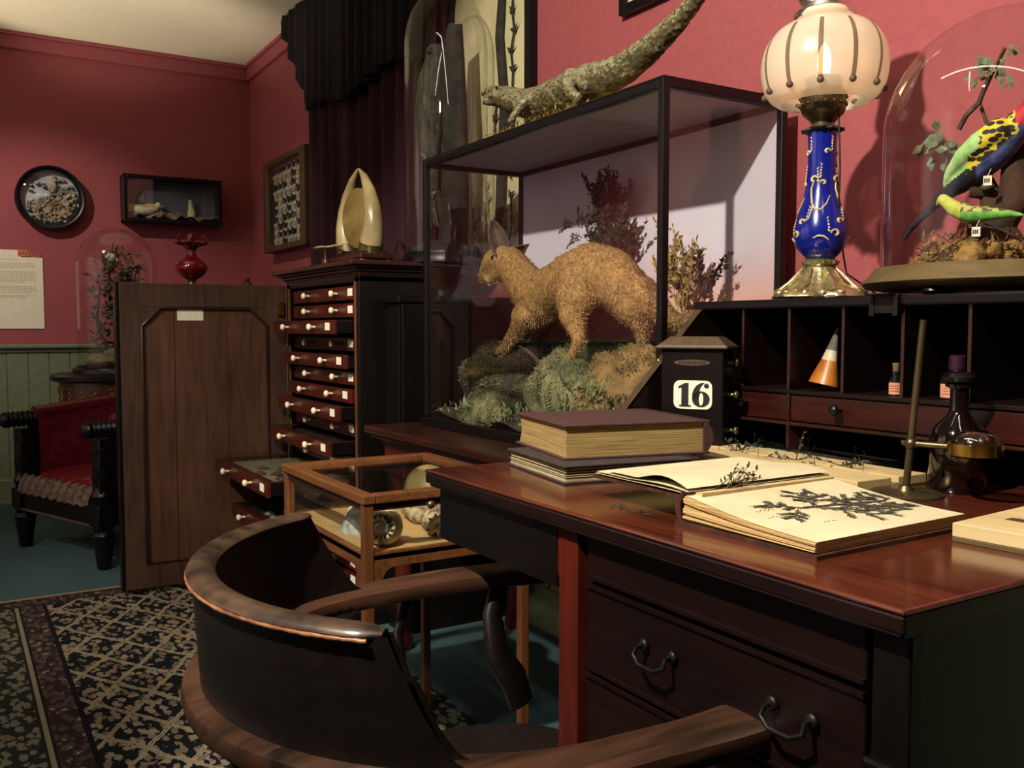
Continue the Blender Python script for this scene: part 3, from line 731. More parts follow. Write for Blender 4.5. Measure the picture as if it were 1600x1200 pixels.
def cush(u, v):
    x = -.33 + .66 * u; y = -.05 + .63 * v
    e = min(1, 7 * min(u, 1 - u)) ** .5 * min(1, 7 * min(v, 1 - v)) ** .5
    return (x * (.96 + .04 * e), y, .29 + .1 * e + .025 * math.sin(u * PI) * math.sin(v * PI) + (.006 * math.sin(u * 46) if v < .12 else 0))
mb = MB(); mb.grid(cush, 48, 24); o = obj('seat_cushion', mb, 'red_leather', AC, smooth=89); mb = MB()
mb.grid(lambda u, v: (-.335 + .67 * u, -.052 + .035 * v + .008 * math.sin(u * 60), .29 + .085 * (v ** .6) + .004 * math.sin(u * 60)), 60, 6)
o = obj('seat_edge', mb, 'worn_edge', AC, smooth=89, label='scuffed pleated front edge')
mb = MB(); mb.grid(lambda u, v: (-.36 + .72 * u, .56 + .09 * v + .05 * math.sin(u * PI) - .02, .36 + .34 * v + .02 * math.sin(u * PI)), 24, 12)
mb.grid(lambda u, v: (-.36 + .72 * u, .63 + .05 * math.sin(u * PI) + .05 * math.sin(v * PI), .70 + .02 * math.sin(u * PI) - .4 * v), 24, 8)
mb.tube([(-.36 + .72 * i / 12, .62 + .05 * math.sin(PI * i / 12), .70 + .02 * math.sin(PI * i / 12)) for i in range(13)], .045, 12)
obj('backrest', mb, 'red_leather', AC, smooth=89)
for sg in (-1, 1):
    mb = MB(); x = sg * .37
    mb.box(x - .035, x + .035, -.03, .04, .28, .60); mb.lathe([(.035, .3), (.05, .34), (.03, .38), (.045, .42), (.035, .5), (.045, .56)], x, 0, 0, 14)
    obj('arm_post', mb, 'black_wood_z', AC, 0.003, smooth=True)
    mb = MB(); xh = x + sg * .02
    mb.tube([(xh, -.07 + .012 * i, .645) for i in range(14)], [.03 + .012 * (i % 2) for i in range(14)], 14); mb.ell((xh, -.075, .645), (.04, .025, .04), None, 14, 10)
    obj('scroll_head', mb, 'black_wood', AC, smooth=40, label='black ribbed scroll head of the arm')
    mb = MB()
    def side(u, v):
        y = .06 + .58 * u; z = .30 + .37 * v + .05 * u * v
        return (x - sg * (.03 + .02 * math.sin(v * PI)), y, z)
    mb.grid(side, 16, 10); mb.tube([(x, .06 + .58 * i / 8, .67 + .05 * i / 8) for i in range(9)], [.038] * 9, 14)
    obj('arm_padding', mb, 'red_leather', AC, smooth=89)
    mb = MB(); mb.box(x + sg * .01, x + sg * .035, .04, .66, .28, .66); obj('arm_side', mb, 'black_wood', AC, .003)
# ================================================================== collector's cabinet
CX0, CX1, CY0, CY1 = -3.95, -3.12, 1.27, 1.735
CAB = thing('specimen_cabinet', ((CX0 + CX1) / 2, (CY0 + CY1) / 2, 0), 'tall dark specimen cabinet with its door open and many shallow drawers', 'cabinet')
mb = MB(); fr = .04
mb.box(CX0, CX0 + fr, CY0, CY1, .05, 1.29); mb.box(CX1 - fr, CX1, CY0, CY1, .05, 1.29); mb.box(CX0 + fr, CX1 - fr, CY1 - .02, CY1, .05, 1.29)
mb.box(CX0, CX1, CY0, CY1, 1.27, 1.30); mb.box(CX0, CX1, CY0, CY1, .03, .08)
for k in range(19): mb.box(CX0 + fr, CX0 + fr + .012, CY0 + .02, CY1 - .02, 1.245 - .0645 * k - .034, 1.245 - .0645 * k - .030); mb.box(CX1 - fr - .012, CX1 - fr, CY0 + .02, CY1 - .02, 1.245 - .0645 * k - .034, 1.245 - .0645 * k - .030)
obj('carcass', mb, 'black_wood_z', CAB, 0.003)
mb = MB(); mb.box(CX0 + fr - .012, CX0 + fr, CY0 - .004, CY0 + .002, .08, 1.27); mb.box(CX1 - fr, CX1 - fr + .012, CY0 - .004, CY0 + .002, .08, 1.27)
obj('front_bead', mb, 'case_wood_z', CAB, label='pale worn wooden edge strips')
mb = MB(); mb.box(CX0 - .03, CX1 + .02, CY0 - .05, CY1, 0, .06); obj('plinth', mb, 'black_wood', CAB, .006)
mb = MB()
for e, a, b in ((.005, 1.296, 1.306), (.016, 1.306, 1.318), (.03, 1.318, 1.328), (.052, 1.328, 1.345)): mb.box(CX0 - e, CX1 + e, CY0 - e, CY1, a, b)
obj('cornice', mb, 'mahogany', CAB, .004)
CT = 1.345
zs = [1.233 - .0640 * k for k in range(19)]
pull = {2: .078, 4: .035, 6: .012, 7: .063, 9: .10, 11: .33, 14: .27}
dx0, dx1 = CX0 + .055, CX1 - .055
M['lining'] = mat('pale_drawer_lining', '#8f8a6c', '#a8a283', 0.9, scale=40)
M['beetle'] = mat('grey_brown_specimen', '#3a3428', '#5d5340', 0.8, scale=120)
for k, z in enumerate(zs):
    p = pull.get(k, 0.0); yf = CY0 - p + (.012 if p == 0 else 0); h = .027
    D = MB(); D.box(dx0, dx1, yf, yf + .014, z - h, z + h - .002)
    dr = obj('drawer', D, 'drawer_wood', CAB, .002)
    D = MB(); dep = .42
    D.box(dx0, dx0 + .008, yf + .014, yf + dep, z - h, z + h - .004); D.box(dx1 - .008, dx1, yf + .014, yf + dep, z - h, z + h - .004)
    D.box(dx0, dx1, yf + dep, yf + dep + .008, z - h, z + h - .004); D.box(dx0, dx1, yf + .014, yf + dep, z - h, z - h + .005)
    obj('drawer_box', D, 'black_wood', dr)
    if p > .05:
        obj('drawer_lining', MB().box(dx0 + .009, dx1 - .009, yf + .03, yf + dep - .002, z + h - .022, z + h - .019), 'lining' if k == 11 else 'dark_leaf', dr)
        D = MB(); D.box(dx0 + .003, dx1 - .003, yf + .012, yf + .032, z + h - .005, z + h - .001); D.box(dx0 + .003, dx0 + .02, yf + .03, yf + dep, z + h - .005, z + h - .001); D.box(dx1 - .02, dx1 - .003, yf + .03, yf + dep, z + h - .005, z + h - .001)
        obj('drawer_rim', D, 'mahogany', dr)
        obj('drawer_glass', MB().box(dx0 + .018, dx1 - .018, yf + .03, yf + dep - .002, z + h - .004, z + h - .0035), 'glass', dr)
    for kx in (dx0 + .2, dx0 + .52):
        D = MB(); pr = [(.005, 0), (.005, .012), (.009, .016), (.0125, .021), (.013, .026), (.009, .031), (.0005, .0325)]
        n = 16; vs = []; fs = []
        for i, (r, q) in enumerate(pr):
            for j in range(n):
                a = 2 * PI * j / n; vs.append((kx + r * math.cos(a), yf - q, z + r * math.sin(a)))
        for i in range(len(pr) - 1):
            for j in range(n): fs.append((i * n + j, i * n + (j + 1) % n, (i + 1) * n + (j + 1) % n, (i + 1) * n + j))
        D.add(vs, fs); obj('knob', D, 'ivory', dr, smooth=True)
    obj('drawer_label', MB().box(dx1 - .085, dx1 - .04, yf - .0015, yf + .001, z - .012, z + .016), 'label', dr)
    if k in (11, 14):
        rr = random.Random(k)
        pts = [(.22, .10), (.31, .15), (.40, .10), (.35, .05), (.45, .17), (.52, .08)] if k == 11 else [(.2 + .08 * (i % 5), .07 + .07 * (i // 5)) for i in range(10)]
        for (a, b_) in pts:
            D = MB(); c = Vector((dx0 + a + .05, yf + b_ + .02, z + h - .014))
            D.ell(c, (.03, .017, .008), None, 12, 8); D.tube([c + Vector((.028, 0, 0)), c + Vector((.04, 0, .001))], .004, 6)
            for s in (-1, 1):
                for q in (-.012, 0, .012): D.tube([c + Vector((q, 0, 0)), c + Vector((q * 1.6, s * .024, -.003))], .0012, 4)
            D.wob(.003, 60, k)
            o = obj('pinned_specimen', D, 'beetle' if k == 11 else 'label', loc=c, smooth=True)
            if k == 11: tag(o, 'dark oval specimen on pale lining in the farthest pulled out upper drawer', 'specimen', 'specimens in the long pulled drawer')
            else: tag(o, 'small whitish specimen in the lowest pulled out drawer', 'specimen', 'specimens in the lowest pulled drawer')
# open door, hinged at the far front corner and standing square to the cabinet
DX = CX0 - .002; dy0, dy1, dz0, dz1 = .585, 1.268, .03, 1.285
mb = MB(); st = .085
mb.box(DX - .035, DX, dy0, dy0 + st, dz0, dz1); mb.box(DX - .035, DX, dy1 - st, dy1, dz0, dz1)
mb.box(DX - .035, DX, dy0 + st, dy1 - st, dz0, dz0 + .1); mb.box(DX - .035, DX, dy0 + st, dy1 - st, dz1 - .1, dz1)
for (a, sg) in ((dy0 + st, 1), (dy1 - st, -1)):
    mb.prism([(a, dz1 - .1), (a + sg * .075, dz1 - .1), (a, dz1 - .175)], lambda u, v, ww: (ww, u, v), DX - .035, DX)
door = obj('door', mb, 'door_wood', CAB, .003)
obj('door_panel', MB().box(DX - .026, DX - .012, dy0 + st - .01, dy1 - st + .01, dz0 + .09, dz1 - .09), 'door_panel', door)
mb = MB(); q = .011
outl = [(dy0 + st, dz0 + .1), (dy0 + st, dz1 - .175), (dy0 + st + .075, dz1 - .1), (dy1 - st - .075, dz1 - .1), (dy1 - st, dz1 - .175), (dy1 - st, dz0 + .1)]
mb.tube([(DX - .002, a, b) for a, b in outl], .007, 8, closed=True)
mb.box(DX - .012, DX - .0105, dy0 + .21, dy0 + .2125, dz0 + .1, dz1 - .1)
obj('door_moulding', mb, 'mahogany', door, smooth=True)
obj('door_label', MB().box(DX - .012, DX - .010, dy0 + .225, dy0 + .33, dz1 - .152, dz1 - .108), 'label', door)
mb = MB(); mb.box(DX, DX + .02, dy0 + .64, dy0 + .668, dz1 - .13, dz1 - .07); obj('door_latch', mb, 'brass', door, .002)
mb = MB(); mb.lathe([(.004, 0), (.004, .004)], 0, 0, 0, 8)
mb = MB(); mb.box(DX - .045, DX + .004, dy0 - .015, dy0, dz0, dz1 + .004); obj('door_edge', mb, 'black_wood_z', door, .004)

# ------------------------------------------------------------------ gong between horns, on the cabinet
gy = 1.35; gx = -3.32
GG = thing('horn_gong', (gx, gy, CT), 'brass gong hung between two upright pale horns on a dark stand on the cabinet', 'gong')
mb = MB(); mb.box(gx - .16, gx + .17, gy - .06, gy + .07, CT + .012, CT + .032); mb.box(gx - .145, gx + .155, gy - .05, gy + .06, CT + .032, CT + .042)
obj('stand', mb, 'mahogany', GG, .005)
for a, b in ((-.14, -.045), (.15, -.045), (-.14, .055), (.15, .055)): obj('foot', MB().ell((gx + a, gy + b, CT + .008), (.012, .012, .008), None, 12, 8), 'old_brass', GG, smooth=True)
M['horn'] = mat('polished_cow_horn', '#7a6c48', '#a5966a', 0.28, scale=9, coat=0.2)
def horn(x0, sg, label):
    pts = [(x0, gy, CT + .04), (x0 + sg * .018, gy, CT + .09), (x0 + sg * .03, gy, CT + .15), (x0 + sg * .022, gy, CT + .21), (x0 - sg * .005, gy, CT + .27), (x0 - sg * .05, gy, CT + .325), (x0 - sg * .1, gy, CT + .36)]
    mb = MB(); mb.tube(pts, [.042, .042, .037, .031, .023, .014, .004], 20, ell=(1, 1), tw=Vector((0, 1, 0))); o = obj('horn', mb, 'horn', GG, smooth=True, label=label)
    mb = MB(); mb.tube([pts[0], (x0 + sg * .012, gy, CT + .072)], [.0455, .0445], 20); obj('horn_collar', mb, 'old_brass', GG, smooth=True)
horn(gx - .10, -1, 'paler horn on the left'); horn(gx + .115, 1, 'broad golden horn on the right')
mb = MB(); n = 40; R_ = Matrix.Rotation(math.radians(18), 3, 'Z')
prof = [(0.0005, -.004), (.03, -.006), (.05, -.002), (.085, -.002), (.092, .003), (.092, .02), (.086, .02), (.084, .004), (0.0005, .002)]
vs = []; fs = []
for i, (r, q) in enumerate(prof):
    for j in range(n):
        a = 2 * PI * j / n; p = R_ @ Vector((r * math.cos(a), q, r * 1.25 * math.sin(a))); vs.append((gx + .005 + p.x, gy - .005 + p.y, CT + .175 + p.z))
for i in range(len(prof) - 1):
    for j in range(n): fs.append((i * n + j, i * n + (j + 1) % n, (i + 1) * n + (j + 1) % n, (i + 1) * n + j))
mb.add(vs, fs); M['gong_brass'] = mat('dull_gong_brass', '#6a592c', '#8f7c44', 0.45, .45, scale=12)
obj('gong_disc', mb, 'gong_brass', GG, smooth=35)
mb = MB(); mb.tube([(gx + .005, gy, CT + .285), (gx - .02, gy, CT + .305), (gx - .02, gy, CT + .33)], .003, 6); mb.tube([(gx + .005, gy, CT + .285), (gx + .03, gy, CT + .3), (gx + .045, gy, CT + .325)], .003, 6)
obj('hanging_cord', mb, 'black', GG, smooth=True)
tx, ty = -3.52, 1.27
BT = thing('gong_beater', (tx, ty, CT), 'small flat oval paddle resting on a little brass stand left of the horn gong', 'gong beater')
obj('stand', MB().lathe([(.022, 0), (.022, .005), (.006, .012), (.004, .05), (.008, .06), (.003, .066)], tx + .06, ty, CT, 16), 'old_brass', BT, smooth=True)
mb = MB(); mb.ell((tx + .02, ty, CT + .072), (.065, .03, .008)); mb.tube([(tx + .08, ty, CT + .072), (tx + .2, ty + .02, CT + .074)], .005, 8)
obj('paddle', mb, 'horn', BT, smooth=True)
mb = MB(); mb.lathe([(.02, 0), (.021, .03), (.014, .034)], tx - .005, ty + .03, CT, 16); obj('cup', mb, 'red_wood', BT, smooth=True)

# ------------------------------------------------------------------ tall dome behind
M['bark_dark'] = mat('dark_mossy_bark', '#0f0e0b', '#2e2b21', 0.9, scale=22, bmp=1.0, detail=8, dist=0.012)
M['dark_plume'] = mat('long_grey_brown_plumage', '#14130f', '#454033', 0.85, scale=30, stretch=(3, 3, .5), bmp=.4)
M['dry_bud'] = mat('black_dried_twig', '#15150f', '#2b2a1e', 0.9)
tx, ty = -3.135, 1.635
TD, tz = bell_jar('tall_glass_dome', tx, ty, CT, 0.158, 1.0, 'very tall glass dome beside the curtain standing on the specimen cabinet', 'black', 1.03, [(.168, 0), (.168, .02), (.162, .03), (.16, .04)], cap=1.5)
R1 = thing('mounted_branch', (tx, ty, tz), 'dark mossy tree branch standing inside the tall glass dome', 'branch')
mb = MB(); mb.tube([(tx + .05, ty, tz), (tx + .05, ty + .01, tz + .2), (tx + .08, ty, tz + .45), (tx + .06, ty, tz + .68), (tx + .06, ty, tz + .84)], [.06, .05, .045, .042, .03], 14)
mb.tube([(tx + .05, ty - .02, tz + .12), (tx + .0, ty - .05, tz + .25)], [.03, .015], 8); mb.ell((tx, ty, tz), (.14, .14, .05)); mb.wob(.014, 18); obj('trunk', mb, 'bark_dark', R1, smooth=True)
rr = random.Random(9); mb = MB()
for i in range(9): sprig(mb, (tx + rr.uniform(-.09, .09), ty + rr.uniform(-.08, .05), tz + rr.uniform(.03, .55)), (rr.uniform(-.3, .3), rr.uniform(-.4, .1), 1), .14, 8, .022, rr, .003)
obj('twig', mb, 'dry_leaf', R1)
mb = MB(); bx, by = tx - .045, ty - .04
mb.tube([(bx + .03, by, tz + .73), (bx + .01, by, tz + .66), (bx, by, tz + .59)], [.035, .055, .06]); mb.tube([(bx, by, tz + .59), (bx - .005, by, tz + .47), (bx - .01, by, tz + .38)], [.06, .05, .04])
mb.ell((bx + .035, by, tz + .75), .035); mb.tube([(bx + .05, by - .02, tz + .75), (bx + .06, by - .05, tz + .74)], [.01, .003])
for a in (-.045, -.025, 0, .02): mb.tube([(bx + a * .4, by, tz + .47), (bx + a, by, tz + .32), (bx + a * 1.6, by, tz + .10)], [.022, .02, .01])
o = fuse('perched_long_tailed_bird', mb, ['dark_plume'], voxel=.006, it=3, jitter=.004, jf=80, loc=(bx, by, tz + .4))
tag(o, 'dark long tailed bird hanging in the tall glass dome', 'bird')

# arched wall case with a pale back and dried stems
ax0, ax1, az0, azs = -3.46, -2.815, 1.352, 2.36
def arch(off, n=20):
    r = (ax1 - ax0) / 2 - off; c = (ax0 + ax1) / 2
    return [(ax0 + off, az0 + off), (ax1 - off, az0 + off)] + [(c + r * math.cos(PI * i / n), azs + r * 1.05 * math.sin(PI * i / n)) for i in range(n + 1)]
AR = thing('arched_wall_case', ((ax0 + ax1) / 2, WY, az0), 'arched black edged wall case with cream back and dark dried stems', 'wall case')
o1, o2 = arch(0), arch(.035); k = len(o1); mb = MB()
vs = [(u, 1.805, v) for u, v in o1] + [(u, 1.805, v) for u, v in o2] + [(u, WY, v) for u, v in o1] + [(u, WY, v) for u, v in o2]
fs = []
for i in range(k):
    j = (i + 1) % k; fs += [(i, j, k + j, k + i), (i, 2 * k + i, 2 * k + j, j), (k + i, k + j, 3 * k + j, 3 * k + i)]
mb.add(vs, fs); obj('frame', mb, 'black', AR)
M['cream_back'] = mat('aged_cream_board', '#b9b184', '#cfc79c', 0.9, scale=8)
mb = MB(); mb.prism(arch(.034), lambda u, v, ww: (u, ww, v), WY - .012, WY - .006); obj('backing', mb, 'cream_back', AR)
SH = thing('dried_stem_spray', (-3.0, 1.815, az0 + .04), 'dark budded stems and leaning trunk against the cream back of the arched case', 'plant display')
mb = MB(); mb.tube([(-3.04, 1.815, 1.4), (-3.02, 1.815, 1.66), (-3.0, 1.815, 1.95), (-3.04, 1.815, 2.2), (-3.0, 1.815, 2.5)], [.022, .024, .02, .018, .012], 8)
mb.tube([(-3.03, 1.815, 1.75), (-2.95, 1.815, 1.9), (-2.93, 1.815, 1.99)], [.02, .017, .012], 8); mb.wob(.006, 30); obj('trunk', mb, 'bark_dark', SH, smooth=True)
mb = MB(); rr = random.Random(4)
for pts in ([(-2.95, 1.98), (-2.945, 2.06), (-2.96, 2.13), (-2.935, 2.2), (-2.95, 2.27), (-2.945, 2.34)], [(-2.96, 1.66), (-2.965, 1.74), (-2.945, 1.8), (-2.95, 1.86)], [(-3.06, 1.7), (-3.08, 1.8), (-3.075, 1.9), (-3.06, 2.0)], [(-2.98, 1.4), (-2.95, 1.5), (-2.96, 1.6)]):
    mb.tube([(a, 1.815, b) for a, b in pts], .004, 6)
    for a, b in pts[1:]:
        mb.ell((a, 1.815, b), (.011, .009, .011), None, 8, 6)
        for s in (-1, 1): mb.leaf((a, 1.815, b), (s * .7, 0, rr.uniform(.2, 1)), (0, 1, 0), .035, .006)
obj('budded_stem', mb, 'dry_bud', SH, smooth=True)
M['fern_grey'] = mat('bleached_fern', '#7d7960', '#a39c7c', 0.9, scale=40)
mb = MB(); rr = random.Random(14)
for i in range(26): sprig(mb, (rr.uniform(-3.4, -2.88), 1.81, rr.uniform(1.39, 1.5)), (rr.uniform(-.5, .5), 0, 1), rr.uniform(.08, .2), 7, .03, rr, .002, curl=.1)
for i, v in enumerate(mb.v): mb.v[i] = (v[0], min(max(v[1], 1.806), 1.826), v[2])
obj('fern_base', mb, 'fern_grey', SH)

NC = thing('narrow_cupboard', (-3.02, 1.6, 0), 'narrow black cupboard squeezed between the specimen cabinet and the case table', 'cupboard')
obj('carcass', MB().box(-3.085, -2.945, 1.36, 1.81, 0, 1.19), 'black_wood_z', NC, .003)
obj('top', MB().box(-3.085, -2.935, 1.34, 1.81, 1.19, 1.215), 'black_wood', NC, .004)
obj('door', MB().box(-3.075, -2.955, 1.35, 1.36, .05, 1.17), 'black_wood_z', NC, .002)

# ------------------------------------------------------------------ stout table under the glass case
TB = thing('case_table', (-2.2, 1.5, 0), 'dark mahogany table with carved apron carrying the large glass case', 'table')
mb = MB(); mb.box(-2.92, -1.46, 1.20, 1.80, .745, .770); mb.box(-2.90, -1.46, 1.215, 1.80, .73, .745); obj('tabletop', mb, 'mahogany', TB, .006)
mb = MB(); mb.box(-2.86, -1.48, 1.25, 1.275, .62, .73); mb.box(-2.86, -2.835, 1.275, 1.79, .62, .73); mb.box(-1.505, -1.48, 1.275, 1.79, .62, .73); obj('apron', mb, 'red_wood', TB, .003)
mb = MB(); mb.box(-2.86, -1.48, 1.24, 1.25, .62, .633); mb.box(-2.86, -1.48, 1.24, 1.25, .712, .73)
for k in range(16): mb.ell((-2.8 + k * .084, 1.248, .672), (.03, .006, .015), None, 10, 6)
obj('apron_carving', mb, 'red_wood', TB, smooth=True)
for x, y in ((-2.82, 1.3), (-1.53, 1.3), (-2.82, 1.74), (-1.53, 1.74)):
    mb = MB(); mb.lathe([(.025, 0), (.032, .03), (.022, .08), (.03, .3), (.042, .5), (.03, .56), (.042, .58), (.042, .62)], x, y, 0, 20); obj('leg', mb, 'red_wood', TB, smooth=True)

# ------------------------------------------------------------------ the large glass case
GX0, GX1, GY0, GY1, GZ0, GZ1 = -2.81, -1.59, 1.375, 1.775, .770, 1.660
GC = thing('glass_display_case', ((GX0 + GX1) / 2, (GY0 + GY1) / 2, GZ0), 'large black framed glass case with a painted sky backdrop beside the desk', 'display case')
mb = MB(); t = .02
for x in (GX0, GX1 - t):
    for y in (GY0, GY1 - t): mb.box(x, x + t, y, y + t, GZ0 + .03, GZ1)
mb.box(GX0 + t, GX1 - t, GY0, GY0 + t, GZ1 - .022, GZ1); mb.box(GX0 + t, GX1 - t, GY1 - t, GY1, GZ1 - .022, GZ1)
mb.box(GX0, GX0 + t, GY0 + t, GY1 - t, GZ1 - .022, GZ1); mb.box(GX1 - t, GX1, GY0 + t, GY1 - t, GZ1 - .022, GZ1)
obj('frame', mb, 'black', GC, .003)
mb = MB(); mb.box(GX0 - .006, GX1 + .006, GY0 - .006, GY1, GZ0, GZ0 + .03); obj('plinth', mb, 'black', GC, .003)
M['lid_paint'] = mat('pale_grey_lid_paint', '#8a8a92', '#9a9aa0', 0.8, scale=8)
obj('lid', MB().box(GX0 + .012, GX1 - .012, GY0 + .012, GY1 - .012, GZ1 - .006, GZ1 - .001), 'lid_paint', GC)
obj('lid_top', MB().box(GX0 + .001, GX1 - .001, GY0 + .001, GY1 - .001, GZ1, GZ1 + .004), 'black', GC)
def sky_mat():
    m, nt, b = nodes('painted_sky_backdrop'); b.inputs['Roughness'].default_value = 0.85
    tc = N(nt, 'ShaderNodeTexCoord'); sx = N(nt, 'ShaderNodeSeparateXYZ'); nt.links.new(tc.outputs['Generated'], sx.inputs[0])
    col = ramp(nt, sx.outputs[2], [(0.0, '#d89a84'), (0.42, '#e6b09a'), (0.52, '#dcc4ca'), (0.62, '#d6d0de'), (1.0, '#c8c8d6')])
    nt.links.new(col, b.inputs['Base Color']); return m
M['sky_paint'] = sky_mat()
obj('backdrop', MB().box(GX0 + t, GX1 - t, GY1 - .012, GY1 - .006, GZ0 + .03, GZ1 - .02), 'sky_paint', GC, label='painted lavender and peach sky backdrop')
obj('glass', MB().box(GX0 + t, GX1 - t, GY0 + .008, GY0 + .0105, GZ0 + .03, GZ1 - .02), 'glass', GC)
obj('glass', MB().box(GX0 + .008, GX0 + .0105, GY0 + t, GY1 - t, GZ0 + .03, GZ1 - .02), 'glass', GC)
obj('glass', MB().box(GX1 - .0105, GX1 - .008, GY0 + t, GY1 - t, GZ0 + .03, GZ1 - .02), 'glass', GC)

# groundwork
M['mossy_rock'] = mat('mossy_grey_rock', '#3d4226', '#8a8560', 0.95, scale=16, bmp=1.0, detail=10, dist=0.015)
M['brown_rock'] = mat('tan_rough_rock', '#5a4526', '#98794a', 0.95, scale=20, bmp=1.0, detail=10, dist=0.012)
M['moss_blade'] = mat('mixed_moss_blades', '#343a1e', '#96946a', 0.9, scale=18, detail=8)
M['moss_tan'] = mat('dry_tan_moss_blades', '#4a3b20', '#a08a5a', 0.9, scale=18, detail=8)
M['earth'] = mat('leaf_litter', '#1c1a10', '#4a4630', 0.95, scale=40, bmp=1.0, detail=10, dist=0.01)
def rock(name, px, py, y, rx, ry, rz, m, lab, seed):
    p = at(px, py, y); mb = MB(); mb.ell(p, (rx, ry, rz), None, 40, 26)
    for i, v in enumerate(mb.v):
        q = Vector(v) - p; f = 1 + .28 * noise.noise(Vector(v) * 9 + Vector((seed, 0, 0))) + .12 * noise.noise(Vector(v) * 28)
        q = p + q * f; q.x = min(max(q.x, GX0 + .015), GX1 - .015); q.y = min(max(q.y, GY0 + .015), GY1 - .018); q.z = max(q.z, GZ0 + .03); mb.v[i] = tuple(q)
    o = obj(name, mb, m, loc=p, smooth=True); tag(o, lab, 'rock')
    g = strands('moss', o, int(9000 * rx * rz / .02), .010, .0016, (0, -.3, .2), 'moss_blade' if m != 'brown_rock' else 'moss_tan', keep=lambda q, n: n.z > -.3 and q.z > GZ0 + .034 and q.y < GY1 - .03 and q.x > GX0 + .03 and q.x < GX1 - .03 and noise.noise(q * 16) > -.15, seed=seed, lay=.6); g['kind'] = 'stuff'
    return o
GW = obj('groundwork', MB().grid(lambda u, v: (GX0 + .022 + u * (GX1 - GX0 - .044), GY0 + .014 + v * (GY1 - GY0 - .034), GZ0 + .034 + .028 * max(0, noise.noise(Vector((u * 9, v * 4, 3))) + .3) + .05 * v), 80, 26), 'earth', smooth=89, loc=(-2.2, 1.57, GZ0 + .03))
tag(GW, 'dark earth and leaf litter covering the floor of the glass case', 'ground')
rock('rock', 885, 625, 1.47, .13, .10, .13, 'mossy_rock', 'large greenish mossy rock under the near hind foot of the wallaby', 1)
rock('rock', 985, 625, 1.56, .14, .11, .14, 'brown_rock', 'tan rough rock behind the slanting desk side in the glass case', 5)
rock('rock', 760, 650, 1.44, .13, .06, .07, 'mossy_rock', 'low green mossy rock at the front left of the glass case', 8)
rock('rock', 790, 600, 1.60, .30, .12, .10, 'earth', 'dark earthy mound at the back left of the glass case', 12)
rock('rock', 905, 545, 1.71, .42, .05, .17, 'earth', 'dark earth bank along the foot of the painted backdrop', 19)
rock('rock', 925, 660, 1.43, .08, .04, .09, 'brown_rock', 'small brown rock behind the thick closed book', 15)
# moss tufts and ferns
M['fern'] = mat('green_fern_frond', '#4a5a34', '#8b9464', 0.8, scale=60)
M['fern_blue'] = mat('blue_green_fern_frond', '#34463a', '#5c7058', 0.8, scale=60)
def fern(px, py, y, dx, dz, L, m, lab):
    p = at(px, py, y); mb = MB(); d = Vector((dx, -.15, dz)).normalized(); pts = [p + d * L * i / 10 + Vector((0, -.02 * math.sin(i / 10 * PI), -.05 * L * (i / 10) ** 2)) for i in range(11)]
    mb.tube(pts, .0015, 5); sd = d.cross(Vector((0, 1, 0))).normalized()
    for i in range(1, 15):
        t_ = i / 1.5; q = pts[min(int(t_), 9)].lerp(pts[min(int(t_) + 1, 10)], t_ % 1); l = L * .26 * (1 - (i / 15)) + .006
        for s in (-1, 1): mb.leaf(q, sd * s + d * .4, (0, -1, 0), l, .0021)
    o = obj('fern_frond', mb, m, loc=p); tag(o, lab, 'fern')
fern(862, 655, 1.40, .1, 1, .13, 'fern', 'pale green fern frond standing in front of the large mossy rock')
fern(880, 600, 1.40, .45, .6, .10, 'fern_blue', 'blue green fern frond high on the large mossy rock')
fern(765, 668, 1.395, .15, 1, .10, 'fern', 'yellow green fern frond at the front left of the glass case')
fern(745, 640, 1.40, -.5, .5, .07, 'fern', 'short fern frond on the low green rock')
mb = MB(); rr = random.Random(31)
for i in range(420):
    px = rr.uniform(690, 1010); y = rr.uniform(1.395, 1.5); py = rr.uniform(640, 672) + (px - 860) * .05
    if rr.random() < .35: px = rr.uniform(840, 960); py = rr.uniform(585, 660); y = 1.385
    p = at(px, py, y); p.x = min(max(p.x, GX0 + .03), GX1 - .04)
    mb.leaf(p, (rr.uniform(-1, 1), rr.uniform(-.3, .2), rr.uniform(.3, 1.2)), (rr.uniform(-1, 1), 1, rr.uniform(-1, 1)), rr.uniform(.012, .035), rr.uniform(.002, .005))
for i, v in enumerate(mb.v): mb.v[i] = (v[0], max(v[1], GY0 + .012), max(v[2], GZ0 + .03))
o = obj('moss_tufts', mb, ['fern'], loc=(-2.2, 1.4, GZ0)); tag(o, 'loose pale green moss and grass tufts strewn over the rocks', 'moss', kind='stuff')

# dried shrub and grass at the back
def plume_bush(name, base, n, L, spread, m, lab, seed, leaf_, up=1.0, nl=26):
    rr = random.Random(seed); mb = MB(); base = Vector(base)
    for i in range(n):
        a = rr.uniform(-1, 1) * spread; d = Vector((a, rr.uniform(-.25, .1), up)).normalized()
        sprig(mb, base + Vector((a * .03, 0, rr.uniform(0, L * .3))), d, L * rr.uniform(.55, 1), nl, leaf_, rr, .0018, droop=-.02 if up > .5 else .05, curl=.5)
    for i, v in enumerate(mb.v): mb.v[i] = (min(max(v[0], GX0 + .025), GX1 - .025), min(max(v[1], GY0 + .02), GY1 - .015), v[2])
    o = obj(name, mb, m, loc=base); tag(o, lab, 'dried plant'); return o
M['bush_dark'] = mat('dark_green_dried_foliage', '#141611', '#3a4430', 0.9, scale=60)
M['bush_brown'] = mat('purple_brown_dried_foliage', '#1d1416', '#3f2c28', 0.9, scale=60)
M['straw'] = mat('straw_coloured_grass', '#7a6636', '#b39a5c', 0.85, scale=60)
plume_bush('dried_shrub', at(957, 440, 1.71), 44, .21, .75, 'bush_dark', 'dark green dried shrub rising behind the back of the wallaby', 41, .020)
